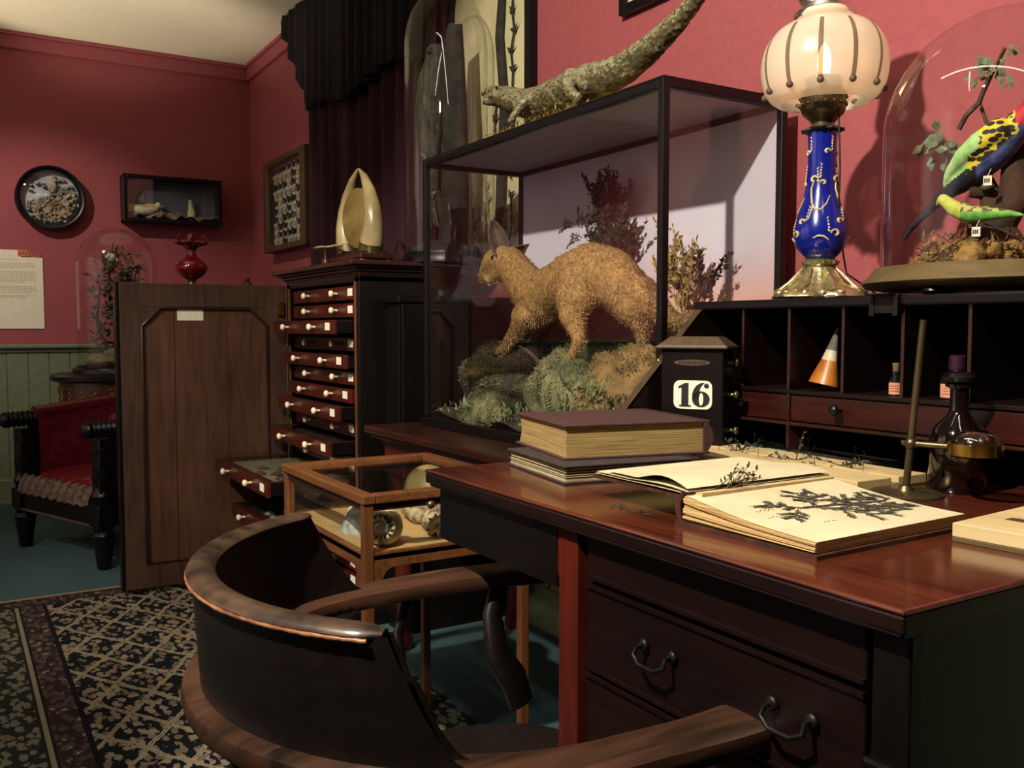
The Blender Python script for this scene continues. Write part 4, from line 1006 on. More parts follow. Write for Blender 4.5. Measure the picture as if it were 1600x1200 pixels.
plume_bush('dried_shrub', at(952, 370, 1.715), 34, .19, .7, 'bush_brown', 'purple brown feathery dried shrub topping the green one', 43, .018)
plume_bush('dried_shrub', at(905, 360, 1.70), 9, .09, 1.6, 'bush_dark', 'small dark curled sprig left of the dark dried shrub', 46, .014, .5, 16)
plume_bush('dried_grass', at(1062, 500, 1.69), 16, .23, .45, 'straw', 'straw coloured dried grass plume in the right rear of the glass case', 44, .020)
plume_bush('dried_grass', at(1095, 480, 1.70), 12, .13, .8, 'bush_brown', 'brown drooping dried grass at the right end of the glass case', 45, .016, .6)

# ------------------------------------------------------------------ wallaby
M['tan_fur'] = mat('tan_fur', '#7d5c30', '#b4905a', 0.9, scale=110, bmp=0.9, detail=8, dist=0.004, stretch=(1, 1, .45))
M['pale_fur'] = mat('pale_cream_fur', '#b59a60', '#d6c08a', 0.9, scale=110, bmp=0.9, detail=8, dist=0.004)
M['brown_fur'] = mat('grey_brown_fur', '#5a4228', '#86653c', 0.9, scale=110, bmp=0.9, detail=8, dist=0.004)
M['ear_skin'] = mat('dusky_ear_skin', '#3a3028', '#5c4c3c', 0.8, scale=50)
M['tan_hair'] = mat('tan_guard_hair', '#7a5a30', '#d0b67e', 0.8, scale=26, detail=6)
M['eye'] = mat('black_glass_eye', '#050505', '#080808', 0.05, coat=1.0)
M['dark_nose'] = mat('dark_nose_skin', '#120e0c', '#1c1512', 0.4)
mb = MB()
chain(mb, [(975, 452, 1.57, 40), (950, 432, 1.57, 46), (925, 425, 1.57, 46), (895, 437, 1.56, 43), (868, 452, 1.555, 38), (843, 458, 1.55, 36), (824, 448, 1.545, 32), (808, 425, 1.54, 27), (795, 408, 1.535, 24)])
chain(mb, [(800, 410, 1.535, 23), (785, 404, 1.53, 22), (773, 408, 1.53, 19), (763, 420, 1.53, 14), (756, 432, 1.53, 9.5)])        # head
chain(mb, [(798, 418, 1.53, 18), (778, 427, 1.53, 13), (765, 437, 1.53, 7.5)])                                                       # jaw
chain(mb, [(850, 470, 1.55, 34), (835, 485, 1.54, 28), (820, 495, 1.53, 22)])                                                      # chest
chain(mb, [(905, 445, 1.50, 36), (898, 468, 1.48, 31), (894, 492, 1.465, 22), (901, 515, 1.46, 14), (906, 530, 1.46, 11), (898, 548, 1.46, 9), (889, 563, 1.455, 8.5), (880, 571, 1.44, 7)])    # near hind leg
chain(mb, [(975, 455, 1.58, 38), (993, 478, 1.58, 33), (1002, 505, 1.59, 19), (1003, 526, 1.59, 10), (1001, 552, 1.59, 8), (997, 572, 1.585, 9), (988, 580, 1.57, 7)])     # far hind leg
chain(mb, [(1000, 460, 1.58, 30), (1022, 478, 1.60, 24), (1042, 497, 1.61, 17), (1065, 505, 1.63, 13), (1088, 492, 1.64, 10), (1105, 478, 1.65, 7)])   # tail
chain(mb, [(824, 492, 1.51, 18), (812, 508, 1.50, 14), (800, 525, 1.49, 10), (790, 540, 1.485, 8), (780, 552, 1.48, 7.5)])         # near foreleg
chain(mb, [(832, 492, 1.60, 17), (822, 512, 1.60, 13), (812, 530, 1.60, 9), (806, 548, 1.60, 8)])
hd = at(785, 404, 1.53)
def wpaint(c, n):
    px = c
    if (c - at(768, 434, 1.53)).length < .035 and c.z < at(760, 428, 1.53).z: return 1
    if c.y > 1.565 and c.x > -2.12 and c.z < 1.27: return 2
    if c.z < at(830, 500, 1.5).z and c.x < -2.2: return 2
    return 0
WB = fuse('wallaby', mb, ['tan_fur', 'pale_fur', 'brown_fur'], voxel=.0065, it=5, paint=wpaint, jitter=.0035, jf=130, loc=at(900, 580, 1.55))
tag(WB, 'tan mounted wallaby crouching on the rocks in the large glass case', 'wallaby')
def ear(a, b, cpt, wd, y, nm='ear'):
    p0, p1 = at(*a, y), at(*b, y); mb = MB(); ax = (p1 - p0); L = ax.length; ax.normalize(); sd = ax.cross(DIR).normalized(); nr = sd.cross(ax); nr = nr if nr.y < 0 else -nr
    def f(u, v):
        ww = wd * math.sin(PI * min(.97, .22 + .78 * u)) ** .7 * (1 if u < .96 else .6); s = (v - .5) * 2
        return tuple(p0 + ax * L * u + sd * ww * s + nr * (abs(s) ** 2) * wd * .7)
    mb.grid(f, 14, 10); o = obj('ear', mb, 'ear_skin', WB, smooth=89); so = o.modifiers.new('t', 'SOLIDIFY'); so.thickness = .005; so.offset = 0
ear((787, 402), (770, 349), None, .031, 1.515); ear((803, 402), (826, 382), None, .02, 1.565)
e = at(771, 403, 1.492); obj('eye', MB().ell(e, (.011, .009, .010), None, 14, 10), 'eye', WB, smooth=True)
obj('nose', MB().ell(at(754, 436, 1.526), (.009, .009, .007), None, 12, 8), 'dark_nose', WB, smooth=True)
for (a, b, y) in ((880, 571, 1.435), (988, 580, 1.565), (780, 552, 1.475)):
    mb = MB(); p = at(a, b, y)
    for q in (-.008, 0, .008): mb.tube([p + Vector((q, 0, 0)), p + Vector((q - .014, -.012, -.006))], [.004, .0012], 6)
    obj('claws', mb, 'dark_nose', WB, smooth=True)

FU = strands('fur', WB, 22000, .011, .0009, (.55, 0, -.45), 'tan_hair', keep=lambda q, n: (q - at(770, 405, 1.5)).length > .06, seed=3, lay=.3); FU['kind'] = 'stuff'

# brown animal lying beside a dry branch
M['dark_fur'] = mat('dark_brown_coat', '#1c140c', '#4a3a22', 0.85, scale=70, bmp=0.8, dist=0.006, stretch=(.5, 2, 2))
M['brown_hair'] = mat('dark_brown_guard_hair', '#1a120a', '#5c4a2a', 0.8, scale=20, detail=6)
M['striped_bill'] = mat('striped_olive_back', '#4f4426', '#8b7d4c', 0.6, scale=24, stretch=(.3, 1, 6))
mb = MB(); chain(mb, [(825, 560, 1.56, 22), (795, 558, 1.53, 28), (765, 562, 1.5, 26), (745, 575, 1.47, 18), (733, 585, 1.455, 9), (726, 590, 1.45, 5)])
o = fuse('crouching_brown_animal', mb, ['dark_fur', 'striped_bill'], voxel=.006, it=3, jitter=.003, jf=100, loc=at(790, 590, 1.5), paint=lambda c, n: 1 if c.z > at(740, 592, 1.46).z and c.z < at(740, 574, 1.46).z and n.y < -.2 and c.y < 1.5 else 0)
tag(o, 'dark brown flat headed animal crouching at the left rear of the rocks', 'animal')
mb = MB(); mb.tube([at(820, 545, 1.46), at(832, 555, 1.45), at(842, 566, 1.45), at(860, 560, 1.44)], [.006, .007, .007, .003], 8); mb.tube([at(842, 566, 1.45), at(838, 560, 1.45), at(812, 541, 1.45)], [.006, .005, .003], 8)
o_ = [q for q in S.objects if q.name == 'crouching_brown_animal'][0]; FU = strands('fur', o_, 7000, .014, .001, (.7, 0, -.2), 'brown_hair', seed=5, lay=.35); FU['kind'] = 'stuff'
o = obj('dry_branch', mb, 'twig', loc=at(842, 566, 1.45), smooth=True); tag(o, 'short forked grey branch left of the large mossy rock', 'branch')

# ------------------------------------------------------------------ lizard on top of the case
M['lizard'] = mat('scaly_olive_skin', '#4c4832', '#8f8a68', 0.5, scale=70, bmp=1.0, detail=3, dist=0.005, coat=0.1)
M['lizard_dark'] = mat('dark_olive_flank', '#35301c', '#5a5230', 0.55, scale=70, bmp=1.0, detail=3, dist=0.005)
mb = MB(); Y = 1.47
chain(mb, [(772, 150, Y, 13), (786, 152, Y, 17), (804, 158, Y, 20), (822, 162, Y, 22), (845, 160, Y, 25), (870, 150, Y, 27), (895, 138, Y, 28), (920, 128, Y, 28), (945, 122, Y, 27), (975, 108, Y, 24), (1005, 85, Y, 22), (1035, 58, Y, 19), (1062, 30, Y, 16), (1085, 3, Y, 13), (1108, -28, Y, 10), (1125, -60, Y, 6)])
chain(mb, [(772, 143, Y - .01, 9), (762, 144, Y - .01, 7), (756, 146, Y - .01, 5)])      # upper jaw
chain(mb, [(774, 157, Y - .01, 8), (764, 159, Y - .01, 6), (757, 160, Y - .01, 4)])      # lower jaw
chain(mb, [(822, 158, Y - .05, 11), (812, 168, Y - .07, 8), (805, 178, Y - .08, 6), (798, 188, Y - .085, 5)])
chain(mb, [(893, 120, Y - .05, 14), (886, 138, Y - .075, 11), (895, 149, Y - .085, 9), (903, 152, Y - .085, 7.5), (899, 165, Y - .085, 6), (888, 173, Y - .085, 5), (878, 178, Y - .085, 4)])
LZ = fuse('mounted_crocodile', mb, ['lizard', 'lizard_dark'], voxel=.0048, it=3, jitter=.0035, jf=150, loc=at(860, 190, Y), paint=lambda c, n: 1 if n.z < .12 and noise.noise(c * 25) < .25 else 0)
o = LZ; tag(o, 'olive scaly mounted crocodile with raised tail lying on top of the glass case', 'crocodile')
mb = MB()
for i in range(26):
    px = 790 + i * 10.5
    BT_ = [(786, 138), (804, 140), (822, 142), (845, 137), (870, 125), (895, 112), (920, 102), (945, 97), (975, 85), (1005, 64), (1035, 40), (1062, 14), (1085, -8)]
    for (xa, ya), (xb, yb) in zip(BT_, BT_[1:]):
        if xa <= px <= xb: py = ya + (yb - ya) * (px - xa) / (xb - xa) + 2.5
    p = at(px, py, Y - .012 + .024 * (i % 2)); mb.ell(p, (.0045, .004, .006), None, 6, 5)
obj('back_scutes', mb, 'lizard', LZ, smooth=True)
obj('eye', MB().ell(at(776, 137, Y - .03), .0045, None, 10, 8), 'eye', LZ, smooth=True)
mb = MB()
for j, (u, yy, pz) in enumerate(((150.5, Y - .02, 0),)):
    for i in range(7): p = at(758 + i * 3, 149, Y - .022); mb.tube([p, p - Vector((0, 0, .006))], [.0016, .0003], 5)
    for i in range(7): p = at(759 + i * 3, 156, Y - .022); mb.tube([p, p + Vector((0, 0, .005))], [.0014, .0003], 5)
obj('teeth', mb, 'ivory', LZ)
x0_, x1_ = at(752, 215, 1.40).x, at(1010, 140, 1.40).x
BD = obj('straw_covered_board', MB().box(x0_, x1_ - .1, 1.40, 1.56, GZ1 + .004, GZ1 + .014), 'straw', loc=(x0_, 1.45, GZ1)); tag(BD, 'thin straw coloured board under the crocodile on the case lid', 'board')
mb = MB(); rr = random.Random(8)
for i in range(700):
    x = rr.uniform(x0_ + .02, x0_ + .52); p = Vector((x, rr.uniform(1.39, 1.54), GZ1 + .014 + abs(rr.gauss(0, .006))))
    mb.leaf(p, (rr.uniform(-1, 1), rr.uniform(-1, 1), rr.uniform(0, .7)), (0, .3, 1), rr.uniform(.012, .03), .0016)
o = obj('straw_litter', mb, 'straw', loc=(x0_, 1.45, GZ1 + .014)); tag(o, 'loose straw litter around the crocodile feet', 'straw', kind='stuff')

# small framed picture above the crocodile's tail
px0, px1, pz0 = -2.31, -2.02, 2.07
FR = thing('picture_frame', (-2.16, WY, pz0), 'dark frame corner with a cream mount high on the red wall above the case', 'picture')
mb = MB(); t = .03
mb.box(px0, px0 + t, WY - .03, WY, pz0, pz0 + .5); mb.box(px1 + .15 - t, px1 + .15, WY - .03, WY, pz0, pz0 + .5); mb.box(px0 + t, px1 + .15 - t, WY - .03, WY, pz0, pz0 + t); mb.box(px0 + t, px1 + .15 - t, WY - .03, WY, pz0 + .5 - t, pz0 + .5)
obj('frame', mb, 'black', FR, .003)
obj('mount', MB().box(px0 + t, px1 + .15 - t, WY - .016, WY - .01, pz0 + t, pz0 + .5 - t), 'cream_back', FR)
obj('print', MB().box(px0 + t + .05, px1 + .1 - t, WY - .018, WY - .0165, pz0 + t + .03, pz0 + .4), 'dry_leaf', FR)
# ================================================================== writing desk
DX0, DX1, DY0, DY1, DZ = -1.43, -.487, .70, 1.79, .855
DK = thing('writing_desk', (-.96, 1.2, 0), 'dark mahogany writing desk with pigeonholes along its back', 'desk')
mb = MB(); mb.box(DX0, DX1, DY0, DY1, DZ - .006, DZ); obj('desktop', mb, 'mahogany_top', DK, .004)
mb = MB(); mb.box(DX0 + .001, DX1 - .001, DY0 + .001, DY1, DZ - .024, DZ - .006); mb.box(DX0 + .006, DX1 - .006, DY0 + .007, DY1, DZ - .03, DZ - .024); obj('top_moulding', mb, 'darkened_mahogany', DK, .004)
fz = .735
mb = MB(); mb.box(DX0 + .02, -1.05, DY0 + .02, DY0 + .04, fz, DZ - .03); mb.box(DX0 + .02, DX0 + .045, DY0 + .04, DY1, fz, DZ - .03); mb.box(DX0 + .045, -1.05, DY1 - .05, DY1 - .02, fz, DZ - .03)
obj('frieze', mb, 'black_wood', DK, .002)
for y in (1.35, 1.74):
    mb = MB(); mb.lathe([(.02, 0), (.028, .03), (.018, .1), (.026, .4), (.034, .6), (.026, .66), (.034, .7), (.034, .735)], DX0 + .055, y, 0, 18); obj('leg', mb, 'black_wood_z', DK, smooth=True)
# pedestal with drawers
mb = MB()
mb.box(-1.01, -.50, DY0 + .045, DY1 - .1, .05, DZ - .03)
obj('pedestal', mb, 'black_wood_z', DK, .003)
mb = MB(); mb.box(-1.045, -1.0, DY0 + .02, DY0 + .065, 0, DZ - .03)
mb.prism([(-1.045, DZ - .03), (-1.115, DZ - .03), (-1.10, DZ - .045), (-1.075, DZ - .055), (-1.058, DZ - .08), (-1.045, DZ - .115)], lambda u, v, ww: (u, ww, v), DY0 + .022, DY0 + .05)
obj('bracket_leg', mb, 'red_wood', DK, .002, label='red mahogany upright with curved bracket')
mb = MB(); mb.box(-.535, -.495, DY0 + .022, DY0 + .046, .55, DZ - .03); mb.box(-.54, -.49, DY0 + .015, DY0 + .046, .69, .70)
obj('pilaster', mb, 'black_wood_z', DK, .003)
for a, b, hh in ((.765, .822, 0), (.64, .755, 1), (.43, .632, 1), (.18, .42, 1)):
    d = obj('drawer', MB().box(-.99, -.545, DY0 + .028, DY0 + .045, a, b), 'darkened_mahogany', DK, .003)
    mb = MB(); mb.box(-.99, -.545, DY0 + .024, DY0 + .029, a - .001, a + .004); mb.box(-.99, -.545, DY0 + .024, DY0 + .029, b - .004, b + .001); obj('cock_bead', mb, 'darkened_mahogany', d)
    if hh:
        for hx in (-.838, -.63):
            zc = (a + b) / 2 + .01; mb = MB()
            for s in (-.026, .026): mb.ell((hx + s, DY0 + .023, zc), (.008, .004, .008), None, 12, 8); mb.tube([(hx + s, DY0 + .024, zc), (hx + s, DY0 + .013, zc)], .003, 8)
            mb.tube([(hx - .026, DY0 + .013, zc), (hx - .028, DY0 + .008, zc - .010), (hx - .014, DY0 + .005, zc - .018), (hx + .014, DY0 + .005, zc - .018), (hx + .028, DY0 + .008, zc - .010), (hx + .026, DY0 + .013, zc)], .003, 8)
            obj('bail_handle', mb, 'dark_metal', d, smooth=True)
M['dark_drawer'] = wood('dark_red_brown_drawer_front', '#220a07', '#3c160e', 'x', 8, .3)
# pigeonhole superstructure
HY, HT = 1.345, 1.155
mb = MB(); mb.box(DX0 - .01, DX1 + .01, HY - .012, 1.80, HT - .018, HT); obj('hutch_top', mb, 'black_wood', DK, .004)
prof = [(HY - .012, HT - .018), (DY0 + .38, .885), (DY0 + .38, DZ), (1.79, DZ), (1.79, HT - .018)]
mb = MB(); mb.prism(prof, lambda u, v, ww: (ww, u, v), DX0, DX0 + .016); obj('hutch_side', mb, 'darkened_mahogany', DK, .002, label='sloping dark side board of the pigeonholes')
mb = MB(); mb.prism([(HY - .014, HT - .016), (DY0 + .378, .887), (DY0 + .372, .880), (HY - .02, HT - .02)], lambda u, v, ww: (ww, u, v), DX0 - .001, DX0 + .018); obj('side_edge', mb, 'frame_wood', DK, label='pale worn sloping edge')
mb = MB(); mb.box(DX1 - .016, DX1, HY, 1.79, DZ, HT - .018); obj('hutch_side', mb, 'black_wood_z', DK)
mb = MB(); mb.box(DX0 + .016, DX1 - .016, 1.775, 1.79, DZ, HT - .018); obj('hutch_back', mb, 'black_wood', DK)
SH_Z = .985
mb = MB(); mb.box(DX0 + .016, DX1 - .016, HY, 1.775, SH_Z - .008, SH_Z); obj('shelf', mb, 'darkened_mahogany', DK, .0015)
mb = MB(); mb.box(DX0 + .016, DX1 - .016, HY, 1.775, .918, .924); obj('drawer_rail', mb, 'mahogany', DK, .0015)
divs = [-1.311, -1.194, -1.072, -.953, -.836, -.72, -.604]
for i, x in enumerate(divs):
    o_ = obj('divider', MB().box(x - .003, x + .003, HY + .002, 1.775, SH_Z, HT - .018), 'darkened_mahogany', DK); obj('divider_edge', MB().box(x - .003, x + .003, HY + .0005, HY + .002, SH_Z, HT - .018), 'mahogany', o_)
obj('divider', MB().box(-1.197, -1.191, HY + .001, 1.775, DZ, SH_Z - .008), 'mahogany', DK)
for a, b, kx in ((DX0 + .018, -1.198, -1.30), (-1.19, -.84, -1.075), (-.836, DX1 - .018, -.66)):
    d = obj('small_drawer', MB().box(a, b, HY + .004, HY + .018, .926, SH_Z - .01), 'dark_drawer', DK, .002)
    mb = MB(); c = Vector((kx, HY, .955)); mb.tube([c, c - Vector((0, .012, 0))], .005, 10); mb.ell(c - Vector((0, .016, 0)), (.010, .008, .010), None, 14, 10); obj('knob', mb, 'black', d, smooth=True)
mb = MB(); mb.box(-1.005, -.95, HY - .018, HY - .01, HT - .03, HT + .002); mb.box(-1.0, -.955, HY - .04, HY - .012, HT, HT + .003); mb.box(-1.005, -.995, HY - .02, HY - .014, HT - .035, HT); mb.box(-.96, -.95, HY - .02, HY - .014, HT - .035, HT)
obj('catch_plate', mb, 'dark_metal', DK, .001)

# ------------------------------------------------------------------ calendar block
cal = thing('perpetual_calendar', (-1.36, 1.27, DZ), 'black wooden desk calendar showing 16 in a white window beside the pigeonholes', 'calendar', rotz=math.radians(31), local=True)
w2, dp, hh = .062, .036, .205
mb = MB(); mb.box(-w2, w2, -dp, dp, .01, hh); obj('body', mb, 'black_wood_z', cal, .002)
mb = MB(); mb.box(-w2 - .004, w2 + .004, -dp - .004, dp + .004, 0, .012); obj('foot', mb, 'black_wood', cal, .002)
mb = MB(); mb.box(-w2 - .010, w2 + .010, -dp - .010, dp + .010, hh, hh + .006)
vs = [(-w2 - .008, -dp - .008, hh + .006), (w2 + .008, -dp - .008, hh + .006), (w2 + .008, dp + .008, hh + .006), (-w2 - .008, dp + .008, hh + .006), (-w2 + .014, -dp + .012, hh + .024), (w2 - .014, -dp + .012, hh + .024), (w2 - .014, dp - .012, hh + .024), (-w2 + .014, dp - .012, hh + .024)]
mb.add(vs, [(0, 1, 5, 4), (1, 2, 6, 5), (2, 3, 7, 6), (3, 0, 4, 7), (4, 5, 6, 7), (3, 2, 1, 0)]); obj('lid', mb, 'frame_wood', cal, .002, label='worn bevelled lid')
def rr_poly(x0, x1, z0, z1, r, n=5):
    P = []
    for cx, cz, a0 in ((x1 - r, z1 - r, 0), (x0 + r, z1 - r, 90), (x0 + r, z0 + r, 180), (x1 - r, z0 + r, 270)):
        for i in range(n + 1):
            a = math.radians(a0 + 90 * i / n); P.append((cx + r * math.cos(a), cz + r * math.sin(a)))
    return P
F_ = lambda u, v, ww: (u, ww, v)
mb = MB(); mb.prism(rr_poly(-.036, .041, .087, .143, .013), F_, -dp - .0015, -dp + .001); obj('number_window', mb, 'label', cal)
M['ink'] = mat('black_ink', '#08080a', '#0c0c0e', 0.6)
mb = MB(); f = -dp - .0024
mb.prism([(-.020, .0925), (-.006, .0925), (-.006, .138), (-.013, .138), (-.026, .131), (-.0265, .128), (-.020, .1285)], F_, f, -dp - .001)
mb.box(-.0245, -.001, f, -dp - .001, .0915, .0945)
cx, cz = .019, .107
def arcp(cx, cz, rx, rz, a0, a1, n=24): return [(cx + rx * math.cos(math.radians(a0 + (a1 - a0) * i / n)), cz + rz * math.sin(math.radians(a0 + (a1 - a0) * i / n))) for i in range(n + 1)]
ou, inn = arcp(cx, cz, .0175, .0155, 0, 360, 32), arcp(cx + .0005, cz, .0045, .0125, 0, 360, 32)
def ringp(mb, a, b, y0, y1):
    n = len(a); vs = [(u, y0, v) for u, v in a] + [(u, y0, v) for u, v in b]; mb.add(vs, [(i, i + 1, n + i + 1, n + i) for i in range(n - 1)])
ringp(mb, ou, inn, f, f)
so_, si_ = arcp(.026, .112, .0245, .0275, 95, 190, 16), arcp(.028, .112, .013, .0262, 95, 190, 16)
ringp(mb, so_, si_, f, f); mb.ell((.030, -dp - .0018, .133), (.0052, .0012, .0048), None, 12, 8)
obj('numerals', mb, 'ink', cal)
mb = MB(); mb.prism(arcp(0, .178, .036, .006, 0, 360, 24)[:-1], F_, -dp - .001, -dp + .001); obj('month_window', mb, 'frame_wood', cal)
mb = MB()
for i in range(9): mb.box(-.026 + i * .0062, -.0225 + i * .0062, -dp - .0016, -dp - .0008, .1755, .1805)
obj('month_letters', mb, 'ink', cal)
mb = MB(); mb.prism(arcp(0, .045, .036, .006, 0, 360, 24)[:-1], F_, -dp - .001, -dp + .001); obj('day_window', mb, 'frame_wood', cal)
for z in (.178, .115, .045):
    for s in (-1, 1):
        mb = MB(); mb.tube([(s * w2, 0, z), (s * (w2 + .014), 0, z)], .004, 8); mb.ell((s * (w2 + .017), 0, z), (.006, .008, .008), None, 12, 8); obj('turning_knob', mb, 'old_brass', cal, smooth=True)

# ------------------------------------------------------------------ closed books
M['maroon'] = mat('faded_maroon_cloth', '#38211f', '#4a2e2d', 0.7, scale=90, bmp=0.3)
M['plum'] = mat('dark_plum_cloth', '#2a2020', '#3a2d2d', 0.75, scale=90, bmp=0.3)
def page_mat(name, c1, c2):
    m, nt, b = nodes(name); b.inputs['Roughness'].default_value = 0.85
    n = N(nt, 'ShaderNodeTexNoise'); n.inputs['Scale'].default_value = 9; n.inputs['Detail'].default_value = 6
    nt.links.new(coords(nt, (1, 1, 60)), n.inputs['Vector'])
    nt.links.new(ramp(nt, n.outputs[0], [(0.35, c1), (0.65, c2)]), b.inputs['Base Color']); bump(nt, b, n.outputs[0], .4, .002); return m
M['page_edge'] = page_mat('yellowed_page_edges', '#7a6439', '#ab9058')
M['album_edge'] = page_mat('grey_cream_album_edges', '#6a6248', '#c2b78c')
def book(cx, cy, z, L, W, T, rot, cover, edge, lab, ragged=0):
    """L along local x (head/tail faces at -y? no: spine on +y side), W along y"""
    B = thing('closed_book', (cx, cy, z), lab, 'book', rotz=rot, local=True)
    ct = .004
    def block(u, v):
        return u, v
    mb = MB(); n = 8
    sec = []     # section in the y-z plane: concave fore edge on -x side
    pts = [(-L / 2 + .006 + .012 * math.sin(PI * i / n), ct + (T - 2 * ct) * i / n) for i in range(n + 1)]
    poly = pts + [(L / 2 - .006, T - ct), (L / 2 - .006, ct)]
    if ragged:
        rg = random.Random(4)
        for i in range(14):
            z0 = ct + (T - 2 * ct) * i / 14; e = rg.uniform(0, .007); e2 = rg.uniform(0, .006)
            mb.box(-L / 2 + .003 + e, L / 2 - .004 - e2, -W / 2 + .003 + e2, W / 2 - .008, z0, z0 + (T - 2 * ct) / 14 * .8)
    else: mb.prism(poly, lambda u, v, ww: (u, ww, v), -W / 2 + .006, W / 2 - .008)
    obj('page_block', mb, edge, B)
    mb = MB(); mb.box(-L / 2, L / 2, -W / 2, W / 2, 0, ct); obj('cover', mb, cover, B, .0015)
    mb = MB(); mb.box(-L / 2, L / 2, -W / 2, W / 2, T - ct, T); obj('cover', mb, cover, B, .0015)
    mb = MB(); m_ = [(W / 2 - .008 + .014 * math.sin(PI * i / 8), T * i / 8) for i in range(9)]
    mb.prism(m_ + [(W / 2 - .012, T), (W / 2 - .012, 0)], lambda u, v, ww: (ww, u, v), -L / 2, L / 2); obj('spine', mb, cover, B, smooth=30)
    return B
book(-1.262, .955, DZ, .235, .25, .030, math.radians(-9), 'plum', 'album_edge', 'thin dark plum album with ragged pages lying under the thick book', 1)
def b2():
    pass
B = book(-1.302, 1.005, DZ + .030, .245, .27, .058, math.radians(-13), 'maroon', 'page_edge', 'thick maroon book with yellowed page edges lying on the thin album')

# ------------------------------------------------------------------ open herbarium volume
M['page'] = mat('cream_page', '#bab08c', '#c9c09e', 0.85, scale=14)
M['page_edge_w'] = page_mat('worn_page_edges', '#9a7c48', '#ceb079')
M['pressed'] = mat('pressed_grey_brown_plant', '#25241a', '#524e3a', 0.8, scale=90)
M['leather_brown'] = mat('rubbed_brown_leather', '#2b160f', '#4a2a1c', 0.5, scale=60, bmp=.4)
OB = thing('open_herbarium', (-.75, .9, DZ), 'large open herbarium volume with a pressed dark plant on its cream page', 'book')
A_, B_, C_, D_ = Vector((-.850, .775, 0)), Vector((-.648, .778, 0)), Vector((-.655, 1.055, 0)), Vector((-.835, 1.035, 0))
zt = lambda u: .893 - .020 * u - .004 * math.sin(u * PI)
mb = MB()
def pg(u, v):
    p = (A_ * (1 - u) + B_ * u) * (1 - v) + (D_ * (1 - u) + C_ * u) * v
    return (p.x, p.y, zt(u))
mb.grid(lambda u, v: pg(u, v), 16, 10)
mb2 = MB(); k = 14
for layer in range(10):
    a, b = layer / 10, (layer + .86) / 10; rg = random.Random(layer); e = rg.uniform(-.003, .002)
    P = []
    for i in range(k + 1):
        u = i / k; p = A_ * (1 - u) + B_ * u; P.append((p.x, p.y + e, DZ + .006 + (zt(u) - .0006 - DZ - .006) * a, DZ + .006 + (zt(u) - .0006 - DZ - .006) * b, D_ * (1 - u) + C_ * u))
    vs = []; 
    for x, y, z0, z1, q in P: vs += [(x, y, z0), (x, y, z1), (q.x, q.y - e, z0), (q.x, q.y - e, z1)]
    fs = []
    for i in range(k):
        o_ = i * 4; n_ = o_ + 4; fs += [(o_, n_, n_ + 1, o_ + 1), (o_ + 2, o_ + 3, n_ + 3, n_ + 2), (o_ + 1, n_ + 1, n_ + 3, o_ + 3), (o_, o_ + 2, n_ + 2, n_)]
    fs += [(0, 1, 3, 2), (k * 4, k * 4 + 2, k * 4 + 3, k * 4 + 1)]; mb2.add(vs, fs)
obj('page_block', mb2, 'page_edge_w', OB)
obj('right_page', mb, 'page', OB, smooth=89)
mb = MB(); mb.prism([(A_.x - .01, A_.y - .006), (B_.x + .006, B_.y - .006), (C_.x + .006, C_.y + .006), (D_.x - .01, D_.y + .006)], lambda u, v, ww: (u, v, ww), DZ, DZ + .005); obj('back_cover', mb, 'leather_brown', OB)
mb = MB(); mb.prism([(-.852 - .012 * math.sin(PI * i / 8), DZ + .042 * i / 8) for i in range(9)] + [(-.846 - .008 * math.sin(PI * (8 - i) / 8), DZ + .042 * (8 - i) / 8) for i in range(9)], lambda u, v, ww: (u, ww, v), .772, 1.04); obj('spine', mb, 'leather_brown', OB, smooth=30)
# left hand leaves and board resting on the closed album
def lf(off, x0=-.845, x1=-1.06, bul=.012):
    def f(u, v):
        x = x0 + (x1 - x0) * u; y = .776 + .262 * v + .016 * u * (1 - v) + .02 * u * v
        z = .897 + off - .003 * u + bul * math.sin(min(1, u * 1.7) * PI) * (1 - .5 * v) * (1 - u) ** .4
        return (x, y, z)
    return f
mb = MB(); mb.grid(lf(-.006, x1=-1.062, bul=0), 12, 6); o = obj('front_cover', mb, 'leather_brown', OB); so = o.modifiers.new('t', 'SOLIDIFY'); so.thickness = .004
mb = MB(); mb.grid(lf(-.003, x1=-1.058, bul=.001), 20, 10); mb.grid(lf(.004, x0=-.846, x1=-1.03, bul=.011), 24, 10); mb.grid(lf(.0, x1=-1.055, bul=.003), 20, 10); obj('left_leaves', mb, 'page', OB, smooth=89)
mb = MB(); mb.box(-.846, -.834, .79, 1.035, .889, .8955); obj('gutter_strip', mb, 'pale_wood', OB)
# pressed specimen: branching from a stem, flat on the page
rr = random.Random(77)
def flat(u, v, dz=.0012): x, y, z = pg(u, v); return Vector((x, y, z + dz))
mb = MB()
def grow(u, v, du, dv, L, lv):
    pts = [flat(u, v)]; n = 6
    for i in range(n):
        du += rr.uniform(-.12, .12) * (1 if lv else .5); dv += rr.uniform(-.12, .12) * (1 if lv else .5)
        l = math.hypot(du, dv); du /= l; dv /= l
        u += du * L / n; v += dv * L / n; u = min(max(u, .05), .96); v = min(max(v, .06), .94)
        p = flat(u, v); pts.append(p)
        if lv < 2 and i > 0:
            s = 1 if i % 2 else -1; ang = s * rr.uniform(.6, 1.0); c, q = math.cos(ang), math.sin(ang)
            grow(u, v, du * c - dv * q, du * q + dv * c, L * rr.uniform(.30, .46), lv + 1)
        if lv > 0:
            for s in (-1, 1):
                d = (pts[-1] - pts[-2]); ax = Vector((-d.y, d.x, 0)) * s; mb.leaf(p + Vector((0, 0, .0004 * rr.random())), d.normalized() + ax.normalized() * rr.uniform(.4, .9), (0, 0, 1), rr.uniform(.005, .010), rr.uniform(.0010, .0022))
    mb.tube(pts, [.0012 if lv == 0 else .0006] * len(pts), 4)
